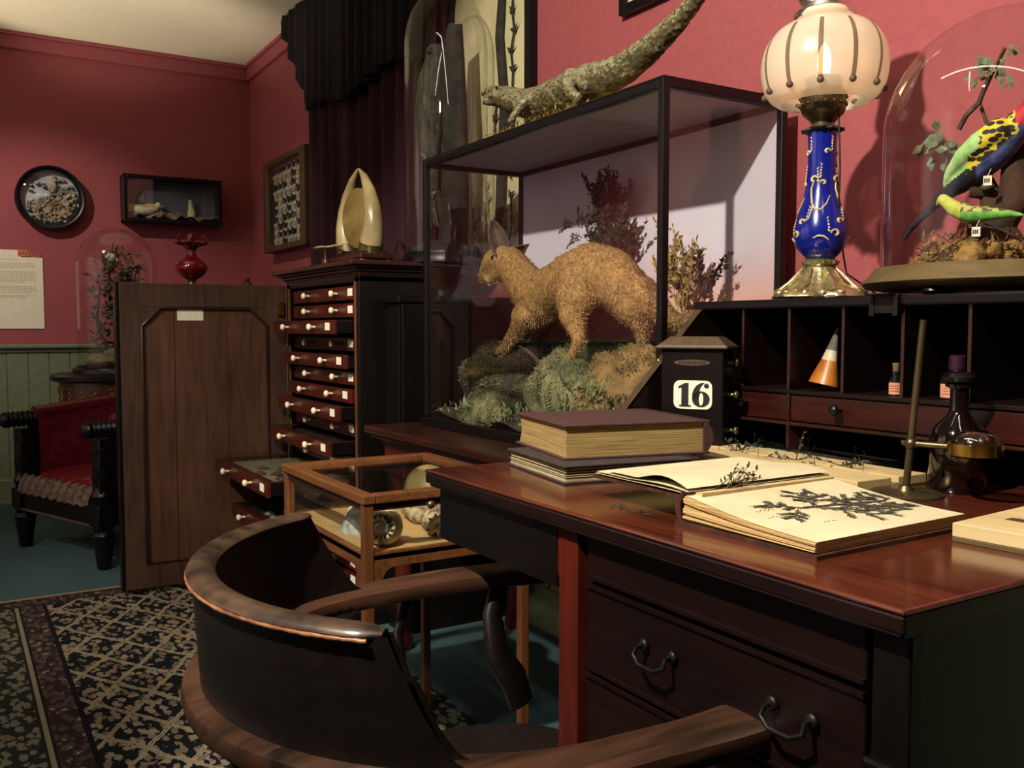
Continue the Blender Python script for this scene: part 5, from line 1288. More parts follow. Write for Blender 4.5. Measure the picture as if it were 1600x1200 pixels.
grow(.45, .40, .12, 1, .50, 0)
grow(.45, .44, .75, .7, .34, 1); grow(.47, .50, .8, .5, .34, 1); grow(.45, .46, -.7, .7, .26, 1); grow(.44, .5, -.8, .2, .24, 1); grow(.5, .6, .5, .9, .3, 1); grow(.46, .36, .6, -.5, .18, 1); grow(.47, .42, -.5, -.6, .2, 1)
o = obj('pressed_plant', mb, 'pressed', loc=flat(.5, .5)); tag(o, 'flat pressed dark branching plant mounted on the open cream page', 'pressed plant')
mb = MB(); rr = random.Random(5)
for i in range(8): sprig(mb, (-.842 + rr.uniform(-.006, .004), .80 + rr.uniform(0, .06), .8965), (rr.uniform(-.6, .2), rr.uniform(.3, 1), .25), .055, 7, .008, rr, .0008)
o = obj('loose_sprig', mb, 'pressed', loc=(-.842, .84, .896)); tag(o, 'small loose dark sprig lying in the gutter of the open volume', 'pressed plant')
M['faint'] = mat('faint_brown_writing', '#a3977a', '#a89c7e', 0.9)
mb = MB()
for j, (u0, v0, n) in enumerate(((.40, .14, 7), (.52, .12, 9), (.72, .30, 5))):
    for i in range(n):
        a, b = flat(u0 + .012 * math.sin(i * 2), v0 + i * .017, .0006), flat(u0 + .012 * math.sin(i * 2 + 1), v0 + i * .017 + .011, .0006); mb.tube([a, b], .0005, 4)
obj('handwriting', mb, 'faint', OB)
# stray dry leaf bits on the desk
mb = MB(); rr = random.Random(3); c = Vector((-.955, .775, DZ + .0015))
for i in range(16): mb.leaf(c + Vector((rr.uniform(-.04, .03), rr.uniform(-.008, .012), 0)), (rr.uniform(-1, 1), rr.uniform(-.3, .3), 0), (0, 0, 1), rr.uniform(.006, .016), .002)
o = obj('leaf_crumbs', mb, 'dark_leaf', loc=c); tag(o, 'scattered dark leaf crumbs near the front edge of the desk', 'leaf litter', kind='stuff')

# ------------------------------------------------------------------ setting board, tray, lens, bottles
WBD = thing('setting_board', (-1.08, 1.24, DZ), 'long pale wooden setting board with pinned plants behind the open volume', 'board', rotz=math.radians(-2), local=True)
mb = MB(); mb.box(-.23, .2, -.085, -.008, .002, .017); mb.box(-.23, .2, .008, .075, .002, .017); mb.box(-.23, .2, -.008, .008, .002, .009); obj('base_board', mb, 'pale_wood', WBD, .0015)
mb = MB(); mb.box(-.23, .2, -.085, .075, 0, .003); obj('underside', mb, 'oak_base', WBD)
mb = MB(); rr = random.Random(12)
for x, y in ((-.17, -.02), (-.13, .03), (-.06, -.03), (0, .02), (.06, -.02), (.1, .03), (-.2, .04), (.14, 0), (-.02, .05)): mb.tube([(x, y, .016), (x + rr.uniform(-.004, .004), y, .05)], .0005, 5); mb.ell((x, y, .05), .0012, None, 6, 5)
obj('pin', mb, 'dark_metal', WBD, label='thin steel pins')
for i, (x, y) in enumerate(((-.14, 0), (.0, .0), (.08, .015))):
    mb = MB(); rr = random.Random(60 + i)
    for k in range(5): sprig(mb, (0, 0, 0), (rr.uniform(-1, 1), rr.uniform(-.5, .5), .15), .055, 7, .010, rr, .0009)
    p = Vector((-1.08 + x, 1.24 + y, DZ + .018)); o = obj('pinned_sprig', mb, 'pressed' if i else 'dark_leaf'); o.location = p
    tag(o, ('dark green sprig pinned on the left of the long setting board', 'brown sprig pinned at the middle of the long setting board', 'brown sprig pinned at the right of the long setting board')[i], 'pressed plant')
tr = thing('glass_tray', (-1.14, 1.365, DZ), 'clear glass pin tray with steel tools in front of the pigeonholes', 'tray', rotz=math.radians(-3), local=True)
mb = MB(); a, b = .155, .035
mb.box(-a, a, -b, b, 0, .004); mb.box(-a, a, -b, -b + .004, 0, .018); mb.box(-a, a, b - .004, b, 0, .018); mb.box(-a, -a + .004, -b, b, 0, .018); mb.box(a - .004, a, -b, b, 0, .018)
M['tray_glass'] = glass('moulded_tray_glass', (.6, .72, .7, 1), 5, .06); obj('dish', mb, 'tray_glass', tr, .0015)
M['steel'] = mat('bright_steel', '#8a8c88', '#b0b2ac', 0.25, 1.0)
for i, (y, m, lab) in enumerate(((-.012, 'ivory', 'bone handled tool lying in the glass tray nearest the desk front'), (.004, 'steel', 'steel needle tool lying in the middle of the glass tray'), (.018, 'steel', 'steel forceps lying at the back of the glass tray'))):
    mb = MB(); p0 = Vector((-1.25 + .02 * i, 1.365 + y, DZ + .009)); mb.tube([p0, p0 + Vector((.1, -.003, 0)), p0 + Vector((.2, -.006, 0))], [.004, .003, .001], 8)
    if i == 2: mb.tube([p0 + Vector((0, .004, .002)), p0 + Vector((.2, -.005, 0))], [.003, .001], 8)
    o = obj('tool', mb, m, loc=p0, smooth=True); tag(o, lab, 'tool')
sb = thing('spreading_board', (-.52, 1.07, DZ), 'pale wooden grooved spreading board at the right front of the desk', 'board', rotz=math.radians(4), local=True)
mb = MB(); mb.box(-.108, .03, -.085, .13, .006, .022); obj('slab', mb, 'pale_wood', sb, .001)
mb = MB(); mb.box(-.108, .03, -.085, .13, 0, .006); obj('lower_slab', mb, 'oak_base', sb, .001)
mb = MB(); mb.box(-.08, .03, -.02, -.004, .0218, .0226); obj('groove', mb, 'frame_wood', sb)

mx, my = -.835, 1.195
MG = thing('bench_magnifier', (mx, my, DZ), 'brass bench magnifier on a slender upright pole behind the open volume', 'magnifying glass')
obj('foot', MB().lathe([(.052, 0), (.052, .003), (.046, .006), (.012, .007), (.009, .014)], mx, my, DZ, 40), 'old_brass', MG, smooth=30)
top = Vector((mx + .022, my, 1.112)); mb = MB(); mb.tube([(mx, my, DZ + .006), tuple(top)], .0052, 12); obj('pole', mb, 'old_brass', MG, smooth=True)
j = Vector((mx + .007, my, .932)); mb = MB(); mb.ell(j, .009, None, 14, 10); mb.tube([j - Vector((.014, 0, 0)), j], .004, 8); lc = Vector((-.742, 1.215, .932)); mb.tube([j, lc - Vector((.035, 0.005, 0))], .0045, 10); obj('arm', mb, 'old_brass', MG, smooth=True)
obj('lens_ring', MB().lathe([(.033, -.008), (.036, -.008), (.036, .008), (.033, .008), (.033, -.008)], lc.x, lc.y, lc.z, 40, cap=False), 'brass', MG, smooth=30)
mb = MB(); mb.lathe([(.0325, 0), (.031, .010), (.025, .020), (.014, .026), (.0003, .028)], lc.x, lc.y, lc.z, 36); M['lens'] = glass('thick_lens_glass', (.7, .7, .64, 1), 4.5, .08); obj('lens', mb, 'lens', MG, smooth=True)

def bottle(name, x, y, z, prof, m, lab, cap=None, capm='black', label_=None, lrot=0):
    B = thing(name, (x, y, z), lab, 'bottle')
    obj('vessel', MB().lathe(prof, x, y, z, 32), m, B, smooth=45)
    if cap: obj('stopper', MB().lathe(cap, x, y, z, 24), capm, B, smooth=40)
    if label_:
        r, a0, a1, z0, z1 = label_; mb = MB()
        mb.grid(lambda u, v: (x + r * math.cos(math.radians(a0 + (a1 - a0) * u)), y + r * math.sin(math.radians(a0 + (a1 - a0) * u)), z + z0 + (z1 - z0) * v), 14, 1); obj('paper_label', mb, 'pink_label', B, smooth=89)
        mb = MB()
        for q in range(3):
            zz = z + z0 + (z1 - z0) * (.72 - .22 * q)
            pts = [(x + (r + .0004) * math.cos(math.radians(a0 + (a1 - a0) * t / 24)), y + (r + .0004) * math.sin(math.radians(a0 + (a1 - a0) * t / 24)), zz + .0008 * math.sin(t * 2.3 + q)) for t in range(4, 21)]
            mb.tube(pts, .0004, 4)
        obj('label_writing', mb, 'brown_ink', B)
    return B
M['pink_label'] = mat('faded_pink_label', '#b47a62', '#c48d74', 0.8, scale=60)
M['purple_cap'] = mat('purple_wax', '#2a0c22', '#3a1430', 0.4)
M['cork'] = mat('cork', '#4e3c28', '#6e5840', 0.9, scale=60)
M['clear_bottle'] = mat('smoky_bottle_glass', '#0c0e0d', '#161b18', 0.08, coat=.6)
bottle('dark_flask', -.815, 1.29, DZ, [(.038, 0), (.041, .006), (.041, .075), (.036, .095), (.016, .115), (.013, .125), (.013, .155), (.02, .158), (.02, .162)], 'dark_glass', 'large dark brown glass flask standing behind the brass magnifier', [(.012, .16), (.024, .166), (.026, .172), (.02, .178), (.012, .18)], 'black')
bottle('small_bottle', -.985, HY + .03, SH_Z, [(.011, 0), (.012, .002), (.012, .026), (.006, .034), (.006, .042)], 'clear_bottle', 'small corked bottle with a pink paper label in a pigeonhole', [(.005, .042), (.006, .055), (.005, .056)], 'cork', (.0123, -115, -10, .003, .023))
bottle('wide_bottle', -.880, HY + .04, SH_Z, [(.026, 0), (.027, .003), (.027, .028), (.016, .042), (.011, .047), (.011, .05)], 'clear_bottle', 'squat bottle with purple stopper and pink label in a pigeonhole', [(.012, .048), (.013, .052), (.013, .070), (.01, .072)], 'purple_cap', (.0274, -118, -5, .004, .026))
# shell in the first pigeonhole, cone in the third
M['nacre'] = mat('greenish_white_shell', '#6a6c50', '#a9a788', 0.4, scale=40, bmp=.4)
p = Vector((-1.335, HY + .05, SH_Z + .018)); o = obj('small_shell', MB().ell(p, (.022, .02, .018)).wob(.002, 60), 'nacre', loc=p, smooth=True); tag(o, 'small pale greenish shell in the first pigeonhole beside the calendar', 'shell')
M['orange_horn'] = mat('dull_orange_horn', '#8a4f18', '#ac6c26', 0.4, scale=30)
M['white_horn'] = mat('chalky_white_band', '#a39c84', '#bdb498', 0.6)
M['grey_horn'] = mat('grey_feather_tip', '#4a4a44', '#6a675c', 0.8)
b0 = at(1287, 601, HY + .04); tip = at(1309, 512, HY + .06)
cn = thing('orange_cone', b0, 'orange and white pointed cone leaning in the third pigeonhole', 'horn')
d = tip - b0
mb = MB(); mb.tube([b0, b0 + d * .1, b0 + d * .42], [.034, .031, .018], 20, ell=(1, .8)); obj('base', mb, 'orange_horn', cn, smooth=True)
mb = MB(); mb.tube([b0 + d * .42, b0 + d * .6], [.018, .013], 20, ell=(1, .8)); obj('band', mb, 'white_horn', cn, smooth=True)
mb = MB(); mb.tube([b0 + d * .6, tip], [.013, .002], 20, ell=(1, .8)); obj('tip', mb, 'grey_horn', cn, smooth=True)

# ------------------------------------------------------------------ blue oil lamp
lx, ly, lz = -1.225, 1.465, HT
OL = thing('oil_lamp', (lx, ly, lz), 'lit oil lamp with blue painted column gilt foot and frosted globe shade', 'lamp')
def lobes(k, amp, idx): return lambda a, i: 1 + (amp * math.cos(a * k) if i in idx else 0)
mb = MB(); mb.lathe([(.088, 0), (.095, .006), (.090, .014), (.070, .022), (.052, .032), (.040, .048), (.031, .062), (.027, .068)], lx, ly, lz, 96, fn=lambda a, i: 1 + ((.10 * math.cos(a * 4) + .04 * math.cos(a * 12)) if i < 3 else (.06 * math.cos(a * 4) + .03 * math.cos(a * 16)) if i < 6 else 0))
for k in range(16):
    a = 2 * PI * k / 16; r = .083 + .009 * math.cos(4 * a); mb.ell((lx + r * math.cos(a), ly + r * math.sin(a), lz + .012), (.010, .010, .009), None, 10, 7)
for k in range(8):
    a = 2 * PI * k / 8 + .2; mb.tube([(lx + .085 * math.cos(a), ly + .085 * math.sin(a), lz + .014), (lx + .062 * math.cos(a + .1), ly + .062 * math.sin(a + .1), lz + .032), (lx + .034 * math.cos(a), ly + .034 * math.sin(a), lz + .062)], [.006, .005, .003], 8)
obj('cast_foot', mb, 'gilt', OL, smooth=70)
mb = MB(); mb.lathe([(.027, .066), (.034, .070), (.035, .076), (.028, .08)], lx, ly, lz, 48, fn=lobes(20, .05, (1, 2))); obj('foot_collar', mb, 'gilt', OL, smooth=True)
M['cobalt'] = mat('cobalt_blue_enamel', '#0c1668', '#13208a', 0.18, scale=6, coat=.5)
colp = [(.026, .08), (.034, .088), (.046, .102), (.052, .122), (.051, .142), (.044, .168), (.036, .192), (.030, .22), (.027, .26), (.0265, .30), (.028, .325)]
obj('column', MB().lathe(colp, lx, ly, lz, 56), 'cobalt', OL, smooth=True)
def cr(z):
    for (r0, z0), (r1, z1) in zip(colp, colp[1:]):
        if z0 <= z <= z1: return r0 + (r1 - r0) * (z - z0) / (z1 - z0)
    return .03
mb = MB(); vw = math.atan2(-ly, -lx)
def curl(a0, z0, pts, r=.0022):
    P = []
    for da, dz, rr_ in pts:
        z = z0 + dz; q = cr(z) + .0004; a = a0 + da / q; P.append(((lx + q * math.cos(a), ly + q * math.sin(a), lz + z), rr_ * r))
    mb.tube([p for p, _ in P], [q for _, q in P], 6)
def scroll(a0, z0, s, f):
    curl(a0, z0, [(f * s * math.cos(t) * (1 - .09 * i), s * math.sin(t) * (1 - .09 * i), .5 + .8 * math.sin(i / 9 * PI)) for i, t in enumerate([k * .6 for k in range(10)])])
    for i in range(5): curl(a0, z0, [(f * (s + .002 + i * .001), s * .4 + i * .006, 1.2 - .15 * i), (f * (s + .006 - i * .0008), s * .4 + i * .006 + .004, .5)])
for k in range(4):
    a = vw + k * PI / 2
    scroll(a - .5, .232, .0085, 1); scroll(a + .1, .225, .006, -1); scroll(a + .55, .126, .0095, -1); scroll(a + .35, .285, .006, 1); scroll(a - .8, .15, .007, 1)
    curl(a - .5, .20, [(0, .03, .5), (-.004, .015, .8), (-.002, 0, 1), (.004, -.02, .8), (.0, -.045, .4)])
    curl(a + .0, .155, [(-.02, .035, .5), (-.012, .02, .9), (0, .018, .9), (.01, .03, .6), (.016, .045, .4)])
    curl(a + .1, .118, [(-.02, 0, .4), (-.01, .004, .9), (.0, .003, 1), (.01, -.004, .6)])
M['gold_leaf'] = mat('pale_gold_painting', '#a3915a', '#c6b585', 0.4)
obj('gold_scrollwork', mb, 'gold_leaf', OL, smooth=True)
mb = MB(); mb.lathe([(.03, .325), (.038, .328), (.038, .331), (.03, .334)], lx, ly, lz, 56, fn=lobes(14, .09, (1, 2))); obj('crown_rim', mb, 'dark_metal', OL, smooth=True)
mb = MB(); mb.lathe([(.026, .333), (.021, .343), (.029, .352), (.038, .36), (.042, .368), (.0425, .40), (.038, .405), (.034, .412), (.034, .43), (.028, .432)], lx, ly, lz, 48)
for k in range(16):
    a = 2 * PI * k / 16
    for zz in (.378, .392): mb.ell((lx + .0425 * math.cos(a), ly + .0425 * math.sin(a), lz + zz), (.004, .004, .0045), None, 8, 6)
obj('burner', mb, 'old_brass', OL, smooth=40)
mb = MB(); mb.tube([(lx + .04, ly - .005, lz + .37), (lx + .043, ly, lz + .25), (lx + .04, ly, lz + .15), (lx + .055, ly + .01, lz + .05), (lx + .07, ly + .1, lz + .004), (lx + .06, ly + .3, lz + .004)], .0018, 6); obj('cord', mb, 'black', OL, smooth=True)
def frosted(name, c, tr=.45):
    m = bpy.data.materials.new(name); m.use_nodes = True; nt = m.node_tree; nt.nodes.clear()
    o = N(nt, 'ShaderNodeOutputMaterial'); a = N(nt, 'ShaderNodeBsdfTranslucent'); b = N(nt, 'ShaderNodeBsdfTransparent'); c_ = N(nt, 'ShaderNodeBsdfDiffuse'); g = N(nt, 'ShaderNodeBsdfGlossy')
    a.inputs[0].default_value = lin(c); c_.inputs[0].default_value = lin(c); g.inputs['Roughness'].default_value = .25; b.inputs[0].default_value = lin(c)
    m1 = N(nt, 'ShaderNodeMixShader'); m1.inputs[0].default_value = .5; nt.links.new(a.outputs[0], m1.inputs[1]); nt.links.new(c_.outputs[0], m1.inputs[2])
    m2 = N(nt, 'ShaderNodeMixShader'); m2.inputs[0].default_value = tr; nt.links.new(m1.outputs[0], m2.inputs[1]); nt.links.new(b.outputs[0], m2.inputs[2])
    f = N(nt, 'ShaderNodeFresnel'); f.inputs[0].default_value = 1.4; m3 = N(nt, 'ShaderNodeMixShader'); nt.links.new(f.outputs[0], m3.inputs[0]); nt.links.new(m2.outputs[0], m3.inputs[1]); nt.links.new(g.outputs[0], m3.inputs[2]); nt.links.new(m3.outputs[0], o.inputs[0])
    return m
M['frost'] = frosted('frosted_globe_glass', '#efe6da', .42); M['cut'] = frosted('clear_cut_stripe', '#8f8474', .5); M['chimney'] = frosted('opal_chimney_glass', '#ece4cf', .12)
gp = [(.080, .380), (.090, .384), (.103, .394), (.114, .415), (.119, .45), (.114, .484), (.099, .511), (.077, .529), (.054, .538)]
# smooth the globe profile
def smoothp(p, k=5):
    out = []
    for i in range(len(p) - 1):
        p0, p1, p2, p3 = p[max(i - 1, 0)], p[i], p[i + 1], p[min(i + 2, len(p) - 1)]
        for j in range(k):
            t = j / k; out.append(tuple(.5 * ((2 * b) + (-a + c) * t + (2 * a - 5 * b + 4 * c - d) * t * t + (-a + 3 * b - 3 * c + d) * t ** 3) for a, b, c, d in zip(p0, p1, p2, p3)))
    out.append(p[-1]); return out
gs = smoothp(gp); sh = obj('globe_shade', MB().lathe(gs, lx, ly, lz, 72, cap=False), 'frost', OL, smooth=89)
mb = MB()
for k in range(12):
    a0 = 2 * PI * k / 12 + .12
    sel = [(r + .0008, z) for r, z in gs if .405 < z < .522]
    mb.grid(lambda u, v: (lx + (sel[int(v * (len(sel) - 1) + .5)][0]) * math.cos(a0 + (u - .5) * .075), ly + (sel[int(v * (len(sel) - 1) + .5)][0]) * math.sin(a0 + (u - .5) * .075), lz + sel[int(v * (len(sel) - 1) + .5)][1]), 2, len(sel) - 1)
    r, z = sel[0]; mb.ell((lx + r * math.cos(a0), ly + r * math.sin(a0), lz + z - .004), (.007, .007, .007), None, 10, 6)
obj('cut_stripes', mb, 'cut', sh, smooth=89)
obj('chimney', MB().lathe(smoothp([(.053, .538), (.058, .544), (.057, .554), (.048, .562), (.045, .572), (.051, .584), (.053, .60), (.046, .64), (.050, .69)]), lx, ly, lz, 48, cap=False), 'chimney', OL, smooth=89)
m, nt, b = nodes('lit_bulb'); b.inputs['Emission Color'].default_value = (1, .62, .28, 1); b.inputs['Emission Strength'].default_value = 20; M['bulb'] = m
obj('bulb', MB().lathe([(.006, .432), (.010, .438), (.013, .455), (.012, .475), (.007, .49), (.0008, .498)], lx, ly, lz, 20), 'bulb', OL, smooth=True)
pl = bpy.data.lights.new('lamp_glow', 'POINT'); pl.energy = .9; pl.color = (1, .72, .45); pl.shadow_soft_size = .02
po = bpy.data.objects.new('lamp_glow', pl); COL.objects.link(po); po.location = (lx, ly, lz + .455)

# ------------------------------------------------------------------ right bell jar with parrots
bx, by = -.918, 1.575
M['driftwood'] = mat('dark_knotted_wood', '#1a1008', '#4a3018', 0.9, scale=20, bmp=1.0, detail=8, dist=.01)
RJ, rz = bell_jar('parrot_dome', bx, by, HT + .012, .203, .44, 'glass dome of parrots on a round grey wooden base over the pigeonholes', 'oak_base', 1, [(.20, 0), (.228, .004), (.236, .012), (.232, .018), (.222, .026), (.216, .036), (.212, .04)], feet=.012)
GM = thing('moss_groundwork', (bx, by, rz), 'dry brown moss mound and knotted stump under the parrot dome', 'plant display')
mb = MB()
rr = random.Random(17)
for i in range(40):
    a = rr.uniform(0, 2 * PI); q = rr.uniform(.0, .16); mb.ell((bx + q * math.cos(a), by + q * math.sin(a), rz + rr.uniform(0, .02)), (rr.uniform(.015, .035),) * 2 + (rr.uniform(.01, .03),), None, 10, 7)
p = at(1500, 405, 1.52); mb.ell(p, (.045, .035, .035)); p = at(1470, 415, 1.5); mb.ell(p, (.03, .03, .022)); mb.wob(.012, 30, 2)
for i, v in enumerate(mb.v): mb.v[i] = (v[0], v[1], max(v[2], rz))
obj('moss', mb, 'moss_brown', GM, smooth=True)
mb = MB(); mb.tube([at(1575, 430, 1.56), at(1562, 390, 1.56), at(1555, 350, 1.57), at(1548, 310, 1.57), at(1530, 270, 1.57)], [.05, .042, .028, .02, .014], 12); mb.tube([at(1556, 355, 1.56), at(1585, 310, 1.57), at(1590, 240, 1.58), at(1596, 200, 1.58)], [.03, .025, .02, .014], 10); mb.tube([at(1545, 300, 1.56), at(1515, 300, 1.54)], [.012, .008], 8)
mb.tube([at(1520, 430, 1.53), at(1518, 395, 1.53), at(1517, 350, 1.52)], [.016, .012, .008], 8); mb.wob(.006, 40, 4); obj('stump', mb, 'driftwood', GM, smooth=True)
mb = MB()
for i in range(1500):
    p = at(rr.uniform(1440, 1600), rr.uniform(385, 434) - (20 * rr.random() if rr.random() < .4 else 0), rr.uniform(1.45, 1.6)); q = Vector((p.x - bx, p.y - by, 0))
    if q.length > .185: continue
    mb.leaf(p, (rr.uniform(-1, 1), rr.uniform(-1, 1), rr.uniform(-.3, .9)), (rr.random(), rr.random(), 1), rr.uniform(.012, .035), rr.uniform(.0015, .004))
for i in range(8): sprig(mb, at(1455 + i * 3, 425 - i * 2, 1.47), (-1, -.1, .15), .05, 8, .012, rr, .001)
obj('dry_tufts', mb, 'moss_brown', GM)
mb = MB(); tg = lambda x, y, Y: at(x, y, Y)
mb.tube([tg(1560, 260, 1.62), tg(1545, 200, 1.62), tg(1530, 160, 1.62), tg(1550, 115, 1.62), tg(1570, 75, 1.6)], .0035, 7); mb.tube([tg(1498, 202, 1.6), tg(1510, 180, 1.6), tg(1530, 160, 1.6), tg(1545, 120, 1.6)], [.005, .005, .005, .003], 7); mb.tube([tg(1480, 270, 1.6), tg(1478, 235, 1.6), tg(1468, 215, 1.6)], .003, 6)
obj('lichen_twig', mb, 'twig', GM, smooth=True)
M['silk_leaf'] = mat('faded_grey_green_silk_leaf', '#3c4a34', '#6f7a56', 0.8, scale=60)
mb = MB()
for (x, y, n, s) in ((1465, 215, 9, .030), (1450, 235, 6, .028), (1490, 230, 6, .022), (1548, 110, 12, .022), (1530, 115, 6, .018), (1565, 125, 6, .018), (1580, 85, 7, .016), (1480, 250, 5, .02)):
    for i in range(n):
        p = at(x + rr.uniform(-12, 12), y + rr.uniform(-12, 12), 1.6 + rr.uniform(-.02, .02)); mb.leaf(p, (rr.uniform(-1, .6), rr.uniform(-.3, .3), rr.uniform(-1, .7)), (rr.uniform(-.4, .4), -1, rr.uniform(-.4, .4)), s * rr.uniform(.7, 1.3), s * .32)
obj('silk_leaf', mb, 'silk_leaf', GM)

M['p_yellow'] = None
def scallop(name, c1, c2, sc):
    m, nt, b = nodes(name); b.inputs['Roughness'].default_value = .7
    v = N(nt, 'ShaderNodeTexVoronoi'); v.inputs['Scale'].default_value = sc; nt.links.new(coords(nt, (1, 1, 1.6)), v.inputs['Vector'])
    nt.links.new(ramp(nt, v.outputs[0], [(.0, c1), (.5, c1), (.6, c2), (1, c2)]), b.inputs['Base Color']); return m
M['p_yellow'] = scallop('black_feathers_edged_yellow', '#17150c', '#c9b52c', 75)
M['p_green'] = mat('pale_green_feathers', '#7fae62', '#a6cc86', .7, scale=60)
M['p_blue'] = mat('slate_blue_feathers', '#2a3560', '#56619a', .7, scale=60)
M['p_dark'] = mat('blue_black_feathers', '#0d0f18', '#1c2236', .6, scale=60)
M['p_red'] = mat('crimson_feathers', '#9a1420', '#b82430', .7, scale=60)
mb = MB(); Y = 1.545
chain(mb, [(1602, 178, Y, 16), (1590, 195, Y, 22), (1572, 215, Y, 27), (1550, 238, Y, 29), (1525, 262, Y, 25), (1500, 285, Y, 18), (1480, 300, Y, 12), (1462, 318, Y, 8), (1445, 335, Y, 6.5), (1425, 355, Y, 5), (1412, 375, Y, 2.5)])
chain(mb, [(1612, 165, Y, 14), (1618, 158, Y, 12), (1628, 166, Y, 5)])
chain(mb, [(1560, 205, Y - .02, 20), (1530, 225, Y - .025, 19), (1505, 245, Y - .025, 14), (1485, 268, Y - .02, 8), (1475, 290, Y - .015, 4)])
def ppaint(c, n):
    v = c - Vector((0, 0, CAMH)); z = v.dot(DIR); X = 800 + FPX * v.dot(RGT) / z; Yp = 600 - FPX * v.dot(UPV) / z
    if X > 1586 and Yp < 192 + (X - 1586) * .2: return 4
    t = (X - 1470) / 130.0; mid = 300 - t * 105       # axis of the body
    d = Yp - mid
    if X < 1474: return 3 if d > -2 else 3
    if X < 1512 and d < -4: return 1
    if X < 1530 and d < -22: return 1
    if d < 4 and 1508 < X < 1592: return 0
    if X > 1525 and d < 45: return 2
    return 3
RS = fuse('long_tailed_parrot', mb, ['p_yellow', 'p_green', 'p_blue', 'p_dark', 'p_red'], voxel=.0028, it=3, paint=ppaint, loc=at(1540, 250, Y))
tag(RS, 'yellow black green and blue parrot with red head and long tail in the dome', 'bird')
mb = MB(); mb.tube([at(1545, 268, Y), at(1542, 290, Y)], [.008, .005], 8); mb.ell(at(1543, 292, Y - .005), (.012, .01, .008)); obj('foot', mb, 'twig', RS, smooth=True)
M['b_green'] = mat('bright_green_feathers', '#3f7a2c', '#6fae44', .7, scale=60)
M['b_lime'] = mat('yellow_green_feathers', '#8f9a34', '#b9bd55', .7, scale=60)
M['b_wing'] = scallop('olive_wing_barred_yellow', '#4a4a24', '#a8a456', 110)
mb = MB(); Y = 1.48
chain(mb, [(1474, 312, Y, 9), (1482, 318, Y, 10), (1492, 326, Y, 12), (1505, 331, Y, 14), (1520, 335, Y, 14), (1540, 334, Y, 12), (1560, 334, Y, 9), (1580, 334, Y, 6), (1598, 336, Y, 3)])
chain(mb, [(1466, 316, Y, 4), (1464, 320, Y, 2.5)])
def bpaint(c, n):
    v = c - Vector((0, 0, CAMH)); z = v.dot(DIR); X = 800 + FPX * v.dot(RGT) / z; Yp = 600 - FPX * v.dot(UPV) / z
    if X < 1500: return 1
    if Yp < 331 - (X - 1500) * .02: return 2
    return 0
BG = fuse('small_parakeet', mb, ['b_green', 'b_lime', 'b_wing'], voxel=.0025, it=3, paint=bpaint, loc=at(1520, 333, Y)); tag(BG, 'small green and yellow parakeet below the long tailed parrot in the dome', 'bird')
mb = MB(); mb.tube([at(1517, 345, Y), at(1516, 356, Y)], .003, 6); obj('leg', mb, 'twig', BG, smooth=True)
for (x, y, Y, lab) in ((1543, 282, 1.50, 'tiny white numbered tag at the foot of the long tailed parrot'), (1525, 362, 1.46, 'tiny white numbered tag below the small green parakeet')):
    c = at(x, y, Y); q = (Vector((0, 0, CAMH)) - c).to_track_quat('Z', 'Y').to_matrix(); mb = MB(); mb.add([c + q @ Vector((a * .0065, b * .008, 0)) for a, b in ((-1, -1), (1, -1), (1, 1), (-1, 1))], [(0, 1, 2, 3)]); mb.add([c + q @ Vector((a * .0065, b * .008, -.0008)) for a, b in ((-1, -1), (1, -1), (1, 1), (-1, 1))], [(3, 2, 1, 0)])
    mb.cur = 1
    for k in range(3): mb.add([c + q @ Vector((-.004 + k * .003 + a * .001, b * .0035, .0004)) for a, b in ((-1, -1), (1, -1), (1, 1), (-1, 1))], [(0, 1, 2, 3)])
    o = obj('paper_tag', mb, ['label', 'ink'], loc=c); tag(o, lab, 'tag')
    mb = MB(); mb.tube([c + Vector((0, 0, .008)), c + Vector((.002, .006, .02))], .0005, 4); obj('thread', mb, 'label', o)

# ================================================================== shell table case
SX0, SX1, SY0, SY1, ST = -2.29, -1.75, .716, 1.13, .755
SC = thing('shell_table_case', (-2.02, .92, 0), 'small brown wooden glass topped table case of sea shells before the desk', 'display case')
t = .03; mb = MB()
mb.box(SX0, SX1, SY0, SY0 + t, ST - .02, ST); mb.box(SX0, SX1, SY1 - t, SY1, ST - .02, ST); mb.box(SX0, SX0 + t, SY0 + t, SY1 - t, ST - .02, ST); mb.box(SX1 - t, SX1, SY0 + t, SY1 - t, ST - .02, ST)
obj('lid_frame', mb, 'case_wood', SC, .003)
obj('lid_glass', MB().box(SX0 + t, SX1 - t, SY0 + t, SY1 - t, ST - .012, ST - .009), 'glass', SC)
mb = MB(); mb.box(SX0 + .008, SX1 - .008, SY0 + .008, SY0 + .02, ST - .036, ST - .02); mb.box(SX0 + .008, SX0 + .02, SY0 + .02, SY1 - .01, ST - .036, ST - .02); mb.box(SX1 - .02, SX1 - .008, SY0 + .02, SY1 - .01, ST - .036, ST - .02); mb.box(SX0 + .02, SX1 - .02, SY1 - .02, SY1 - .01, ST - .036, ST - .02)
obj('upper_rail', mb, 'mahogany', SC, .002)
for x in (SX0 + .004, SX1 - .026):
    for y in (SY0 + .004, SY1 - .026): obj('leg', MB().box(x, x + .022, y, y + .022, 0, ST - .02), 'case_wood_z', SC, .002)
sz = .628
mb = MB(); mb.box(SX0 + .006, SX1 - .006, SY0 + .006, SY1 - .006, sz - .012, sz - .002); obj('tray_floor', mb, 'case_wood', SC)
mb = MB()
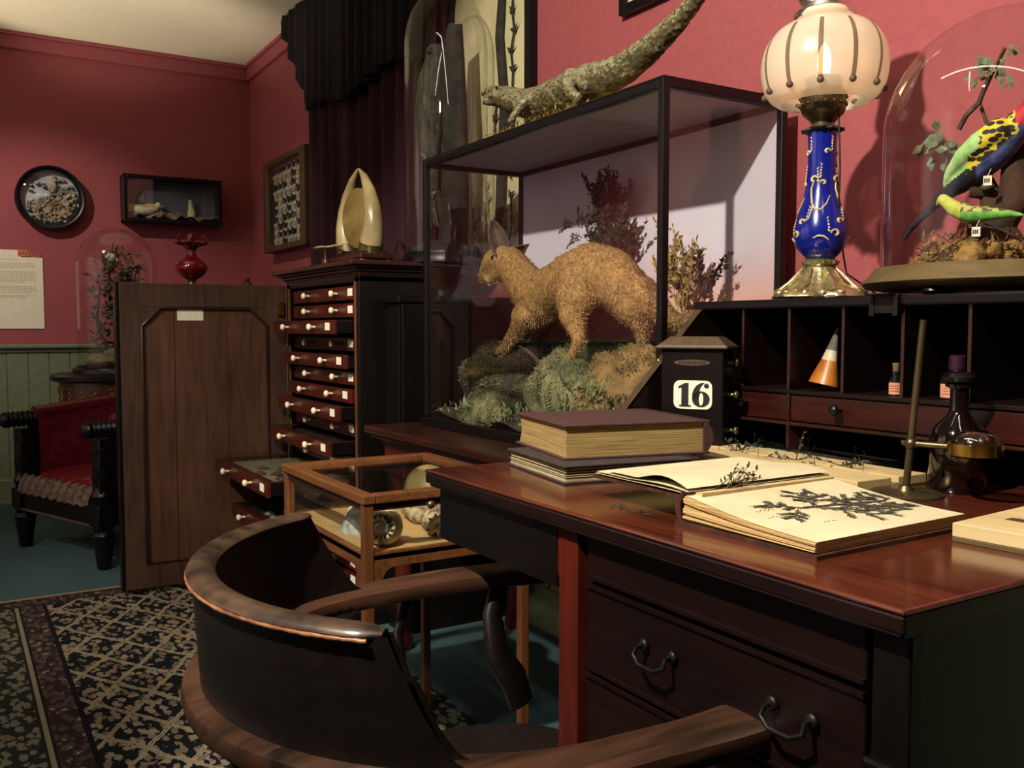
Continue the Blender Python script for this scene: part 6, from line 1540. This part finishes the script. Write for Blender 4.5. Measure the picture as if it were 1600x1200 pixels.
def arc_apron(a0, a1, fn, w0, w1):
    P = [(a0, sz + .003), (a1, sz + .003), (a1, sz - .09)]
    for i in range(7): P.append((a1 - .012 - .035 * (1 - math.cos(PI / 2 * i / 6)) , sz - .09 + .06 * math.sin(PI / 2 * i / 6)))
    for i in range(7): P.append((a0 + .012 + .035 * (1 - math.cos(PI / 2 * (6 - i) / 6)), sz - .09 + .06 * math.sin(PI / 2 * (6 - i) / 6)))
    P.append((a0, sz - .09)); mb.prism(P, fn, w0, w1)
arc_apron(SX0 + .026, SX1 - .026, lambda u, v, ww: (u, ww, v), SY0 + .006, SY0 + .02); arc_apron(SX0 + .026, SX1 - .026, lambda u, v, ww: (u, ww, v), SY1 - .02, SY1 - .006)
arc_apron(SY0 + .026, SY1 - .026, lambda u, v, ww: (ww, u, v), SX0 + .006, SX0 + .02); arc_apron(SY0 + .026, SY1 - .026, lambda u, v, ww: (ww, u, v), SX1 - .02, SX1 - .006)
obj('apron', mb, 'case_wood', SC)
g = ST - .036
obj('side_glass', MB().box(SX0 + .026, SX1 - .026, SY0 + .012, SY0 + .0145, sz, g), 'glass', SC); obj('side_glass', MB().box(SX1 - .0145, SX1 - .012, SY0 + .026, SY1 - .026, sz, g), 'glass', SC)
obj('side_glass', MB().box(SX0 + .026, SX1 - .026, SY1 - .0145, SY1 - .012, sz, g), 'glass', SC); obj('side_glass', MB().box(SX0 + .012, SX0 + .0145, SY0 + .026, SY1 - .026, sz, g), 'glass', SC)
mb = MB(); mb.tube([(SX1 - .004, .865, .725), (SX1 + .010, .865, .725)], .004, 8); mb.ell((SX1 + .015, .865, .725), (.007, .009, .009), None, 12, 8); obj('knob', mb, 'old_brass', SC, smooth=True)
S_ = obj('sand_bed', MB().grid(lambda u, v: (SX0 + .021 + u * (SX1 - SX0 - .042), SY0 + .021 + v * (SY1 - SY0 - .042), sz + .003 * noise.noise(Vector((u * 12, v * 9, 0)))), 60, 40), 'sand', loc=(-2.02, .92, sz), smooth=89); tag(S_, 'layer of yellow sand covering the floor of the shell table case', 'sand', kind='stuff')
SH_ = {}
M['sh_green'] = mat('grey_green_ribbed_shell', '#66706a', '#b0b5a4', .5, scale=70, bmp=.6); M['sh_cream'] = mat('cream_shell', '#a79f74', '#cfc8a0', .35, scale=20, bmp=.2); M['sh_spot'] = mat('dark_green_shell_spines', '#2a3020', '#454a30', .5)
M['sh_pink'] = mat('mottled_brown_and_white_shell', '#4f3826', '#c8b894', .5, scale=55, bmp=.6, detail=6); M['sh_tan'] = mat('banded_tan_shell', '#6a5a34', '#a8985c', .4, scale=9, stretch=(3, .6, .6))
c = Vector((-1.985, .80, sz)); mb = MB(); mb.lathe([(.042, 0), (.040, .012), (.034, .02), (.033, .026), (.027, .036), (.025, .042), (.017, .052), (.006, .062), (.001, .064)], c.x, c.y, c.z, 48, fn=lambda a, i: 1 + .035 * math.sin(a * 14 + i)); o = obj('top_shell', mb, 'sh_green', loc=c, smooth=True); tag(o, 'grey green conical shell in the front of the table case', 'shell')
def spiral(c, R0, turns, axis, m, growth=.55, squash=1.0, n=60, spines=0, sm=None):
    mb = MB(); axis = Vector(axis).normalized(); e1 = axis.orthogonal().normalized(); e2 = axis.cross(e1); pts = []; rad = []
    for i in range(n):
        t = i / (n - 1); a = t * turns * 2 * PI; r = R0 * (t ** 1.2) * .55 + .001; h = (1 - t) * R0 * squash
        pts.append(Vector(c) + e1 * r * math.cos(a) + e2 * r * math.sin(a) + axis * h); rad.append(R0 * growth * t ** 1.1 + .0015)
    mb.tube(pts, rad, 14); mb.ell(pts[-1], rad[-1])
    return mb, pts, rad, axis, e1, e2
c = Vector((-1.825, .795, sz + .042)); ax = Vector((.80, -.58, .12)).normalized(); e1 = ax.orthogonal().normalized(); e2 = ax.cross(e1)
mb = MB(); RQ = ax.to_track_quat('Z', 'Y').to_matrix(); mb.ell(c, (.042, .042, .036), RQ, 28, 18); mb.ell(c - e1 * .012 - ax * .006 + Vector((-.012, .012, -.004)), (.038, .036, .034), RQ, 20, 12)
pts = []; n = 50
for i in range(n):
    t = i / (n - 1); a_ = t * 2.4 * 2 * PI; r = .004 + .029 * t; h = math.sqrt(max(0, 1 - (r / .042) ** 2)) * .036
    pts.append(c + e1 * r * math.cos(a_) + e2 * r * math.sin(a_) + ax * h)
mb.tube(pts, [.002 + .0055 * i / n for i in range(n)], 10)
for i, v in enumerate(mb.v): mb.v[i] = (v[0], v[1], max(v[2], sz))
TS = obj('turban_shell', mb, 'sh_cream', loc=c, smooth=True); tag(TS, 'large cream turban shell ringed with dark spines behind the near glass', 'shell')
mb = MB()
for i in range(14):
    a_ = 2 * PI * i / 14; d = e1 * math.cos(a_) + e2 * math.sin(a_); p = c + d * .019 + ax * .033; mb.tube([p, p + d * .006 + ax * .003, p + d * .012 - ax * .001], [.0028, .0026, .0006], 6)
obj('spines', mb, 'sh_spot', TS, smooth=True)
c = Vector((-1.86, .935, sz + .034)); mb = MB(); rr = random.Random(2)
mb.tube([c + Vector((-.06, .02, 0)), c + Vector((-.03, .01, .004)), c, c + Vector((.03, -.01, 0)), c + Vector((.055, -.02, .0))], [.006, .022, .032, .024, .006], 18)
for k in range(5):
    for i in range(9):
        a = 2 * PI * i / 9 + k; p = c + Vector((-.04 + k * .02, .013 - k * .006, 0)); r = (.018, .026, .031, .026, .018)[k]; d = Vector((.1, math.cos(a), math.sin(a))); mb.tube([p + d * r * .8, p + d * (r + rr.uniform(.006, .012))], [.006, .001], 6)
for i, v in enumerate(mb.v): mb.v[i] = (v[0], v[1], max(v[2], sz))
o = obj('murex_shell', mb, 'sh_pink', loc=c, smooth=True); tag(o, 'knobbly brown and white spiny shell half hidden by the desk end', 'shell')
c = Vector((-2.03, .965, sz + .024)); mb = MB(); mb.tube([c + Vector((-.07, 0, 0)), c + Vector((-.035, 0, 0)), c, c + Vector((.05, -.005, 0)), c + Vector((.10, -.01, 0))], [.004, .018, .026, .024, .006], 20)
for i, v in enumerate(mb.v):
    q = Vector(v); f = 1 + .12 * math.sin((q.x - c.x) * 160); mb.v[i] = (q.x, c.y + (q.y - c.y) * f, max(c.z + (q.z - c.z) * f, sz))
o = obj('auger_shell', mb, 'sh_pink', loc=c, smooth=True); tag(o, 'long pale mottled shell lying at the back of the table case', 'shell')
c = Vector((-2.09, 1.035, sz + .062)); mb = MB(); mb.ell(c, (.075, .06, .062), None, 28, 18); o = obj('tun_shell', mb, 'sh_tan', loc=c, smooth=True); tag(o, 'large rounded banded tan shell seen through the glass lid', 'shell')
c = Vector((-2.15, .86, sz + .014)); mb = MB(); mb.ell(c, (.03, .022, .014), None, 16, 10); mb.wob(.003, 50); o = obj('bivalve_shell', mb, 'sh_cream', loc=c, smooth=True); tag(o, 'small flat whitish shell near the left of the table case', 'shell')

# ================================================================== captain's chair
CH = thing('captains_chair', (-1.05, .60, 0), 'worn dark wooden captains chair pulled up in the foreground', 'chair')
ccx, ccy, RR = -1.04, .585, .335
def rail_pt(a, r, z):     # a: 0 at the back, +-90 at the sides, beyond that straight arms
    if abs(a) <= 90:
        t = math.radians(a); return Vector((ccx + r * math.sin(t), ccy - r * math.cos(t), z))
    s = 1 if a > 0 else -1; e = (abs(a) - 90) / 90
    return Vector((ccx + s * (r + .015 * math.sin(e * PI) - .02 * e), ccy + e * .30, z))
def horse(a0, a1, r, zf, wf, tf, n=60, px=None):
    mb = MB(); vs = []; k = 12; N_ = n
    for i in range(N_ + 1):
        a = a0 + (a1 - a0) * i / N_; c = rail_pt(a, r, 0); w_, t_, z = wf(a), tf(a), zf(a)
        q = rail_pt(a, r + .01, 0) - c; q.normalize()
        for j in range(k):
            b = 2 * PI * j / k; cb, sb_ = math.cos(b), math.sin(b)
            u = w_ * math.copysign(abs(cb) ** .6, cb); h = t_ * math.copysign(abs(sb_) ** .6, sb_); vs.append((c.x + q.x * u, c.y + q.y * u, z + h))
    fs = [(i * k + j, i * k + (j + 1) % k, (i + 1) * k + (j + 1) % k, (i + 1) * k + j) for i in range(N_) for j in range(k)]
    fs += [tuple(range(k - 1, -1, -1)), tuple(N_ * k + j for j in range(k))]; mb.add(vs, fs); return mb
wf = lambda a: .036 + .010 * max(0, (abs(a) - 110) / 70)
obj('arm_rail', horse(-178, 178, RR, lambda a: .665, wf, lambda a: .016, 90), 'chair_wood', CH, smooth=50)
# upstanding crest: curved panel rising from the rail
def crest(outer):
    def f(u, v):
        a0_ = -(86 - 16 * v ** .7); a1_ = 61 - 14 * v ** .6; a = a0_ + (a1_ - a0_) * u
        h = .675 + .135 * v; lean = .012 * v + (.013 if outer else -.010) * (1 - .3 * v)
        p = rail_pt(a, RR + lean, h); return tuple(p)
    return f
mb = MB(); mb.grid(crest(True), 80, 10); mb.grid(crest(False), 80, 10)
n0 = len(mb.v)
o = obj('crest_panel', mb, 'chair_dark', CH, smooth=89)
mb = MB(); pts = []; rad = []
for i in range(81):
    u = i / 80; a = -70 + 116 * u
    pts.append(rail_pt(a, RR + .010, .810)); rad.append(.0145 * min(1, math.sin(PI * min(max(u, .004), .996)) * 9) ** .3)
mb.tube(pts, rad, 14, ell=(1.2, .55))
M['worn_rim'] = mat('rubbed_brown_crest_edge', '#1c1510', '#4a392b', 0.33, scale=24, bmp=.4, detail=8)
obj('crest_rim', mb, 'worn_rim', CH, smooth=True, label='rubbed pale edge of the back')
mb = MB(); rg_ = random.Random(3)
mb.tube([rail_pt(-66 + 110 * i / 120, RR + .0262, .8065 + rg_.uniform(-.0004, .0004)) for i in range(121)], [.0026 * (.8 + .3 * rg_.random()) for _ in range(121)], 8)
M['bare_edge'] = mat('bare_orange_brown_edge', '#5a3420', '#a06c44', 0.4, scale=40, bmp=.4, detail=8)
obj('worn_edge', mb, 'bare_edge', CH, smooth=True, label='bare orange brown outer edge of the back')
# spindles, arm supports, seat and legs
for a in (-70, -50, -30, -10, 10, 30, 50, 70):
    p1, p0 = rail_pt(a, RR, .655), rail_pt(a, RR - .07, .45); p0.y += .02
    mb = MB(); mb.tube([p0, p0.lerp(p1, .3), p0.lerp(p1, .5), p0.lerp(p1, .7), p1], [.010, .014, .018, .013, .010], 12); obj('spindle', mb, 'chair_dark', CH, smooth=True)
for s in (-1, 1):
    for yy, w_ in ((.80, .03), (.62, .014)):
        mb = MB(); x = ccx + s * (RR - .005)
        mb.tube([(x, yy + .02, .655), (x - s * .012, yy - .005, .60), (x - s * .035, yy - .01, .54), (x - s * .045, yy + .02, .49), (x - s * .05, yy + .03, .45)], [w_ * .8, w_ * .8, w_, w_ * 1.1, w_], 12, ell=(.6, 1)); obj('arm_support', mb, 'chair_dark', CH, smooth=True)
def seatf(u, v):
    r, a = v, 2 * PI * u; x = ccx + .25 * r * math.copysign(abs(math.cos(a)) ** .75, math.cos(a)); y = .60 + .25 * r * math.copysign(abs(math.sin(a)) ** .75, math.sin(a)); return (x, y, .452 - .018 * (1 - r ** 2))
mb = MB(); mb.grid(seatf, 48, 10); mb.grid(lambda u, v: seatf(u, 1)[:2] + (.452 - .035 * v,), 48, 2); mb.grid(lambda u, v: seatf(u, v)[:2] + (.417,), 48, 3); obj('seat', mb, 'chair_dark', CH, smooth=50)
for sx in (-1, 1):
    for sy in (-1, 1):
        mb = MB(); x0, y0 = ccx + sx * .17, .60 + sy * .17; x1, y1 = ccx + sx * .235, .60 + sy * .235
        L_ = [Vector((x0, y0, .42)).lerp(Vector((x1, y1, 0)), t) for t in (0, .15, .3, .5, .62, .7, 1)]; mb.tube(L_, [.016, .019, .024, .022, .015, .019, .012], 14); obj('leg', mb, 'chair_dark', CH, smooth=True)
for a, b in (((-1, -1), (-1, 1)), ((1, -1), (1, 1)), ((-1, 0), (1, 0))):
    p, q = Vector((ccx + a[0] * .205, .60 + a[1] * .205, .19)), Vector((ccx + b[0] * .205, .60 + b[1] * .205, .19)); mb = MB(); mb.tube([p, p.lerp(q, .5), q], [.009, .014, .009], 10); obj('stretcher', mb, 'chair_dark', CH, smooth=True)
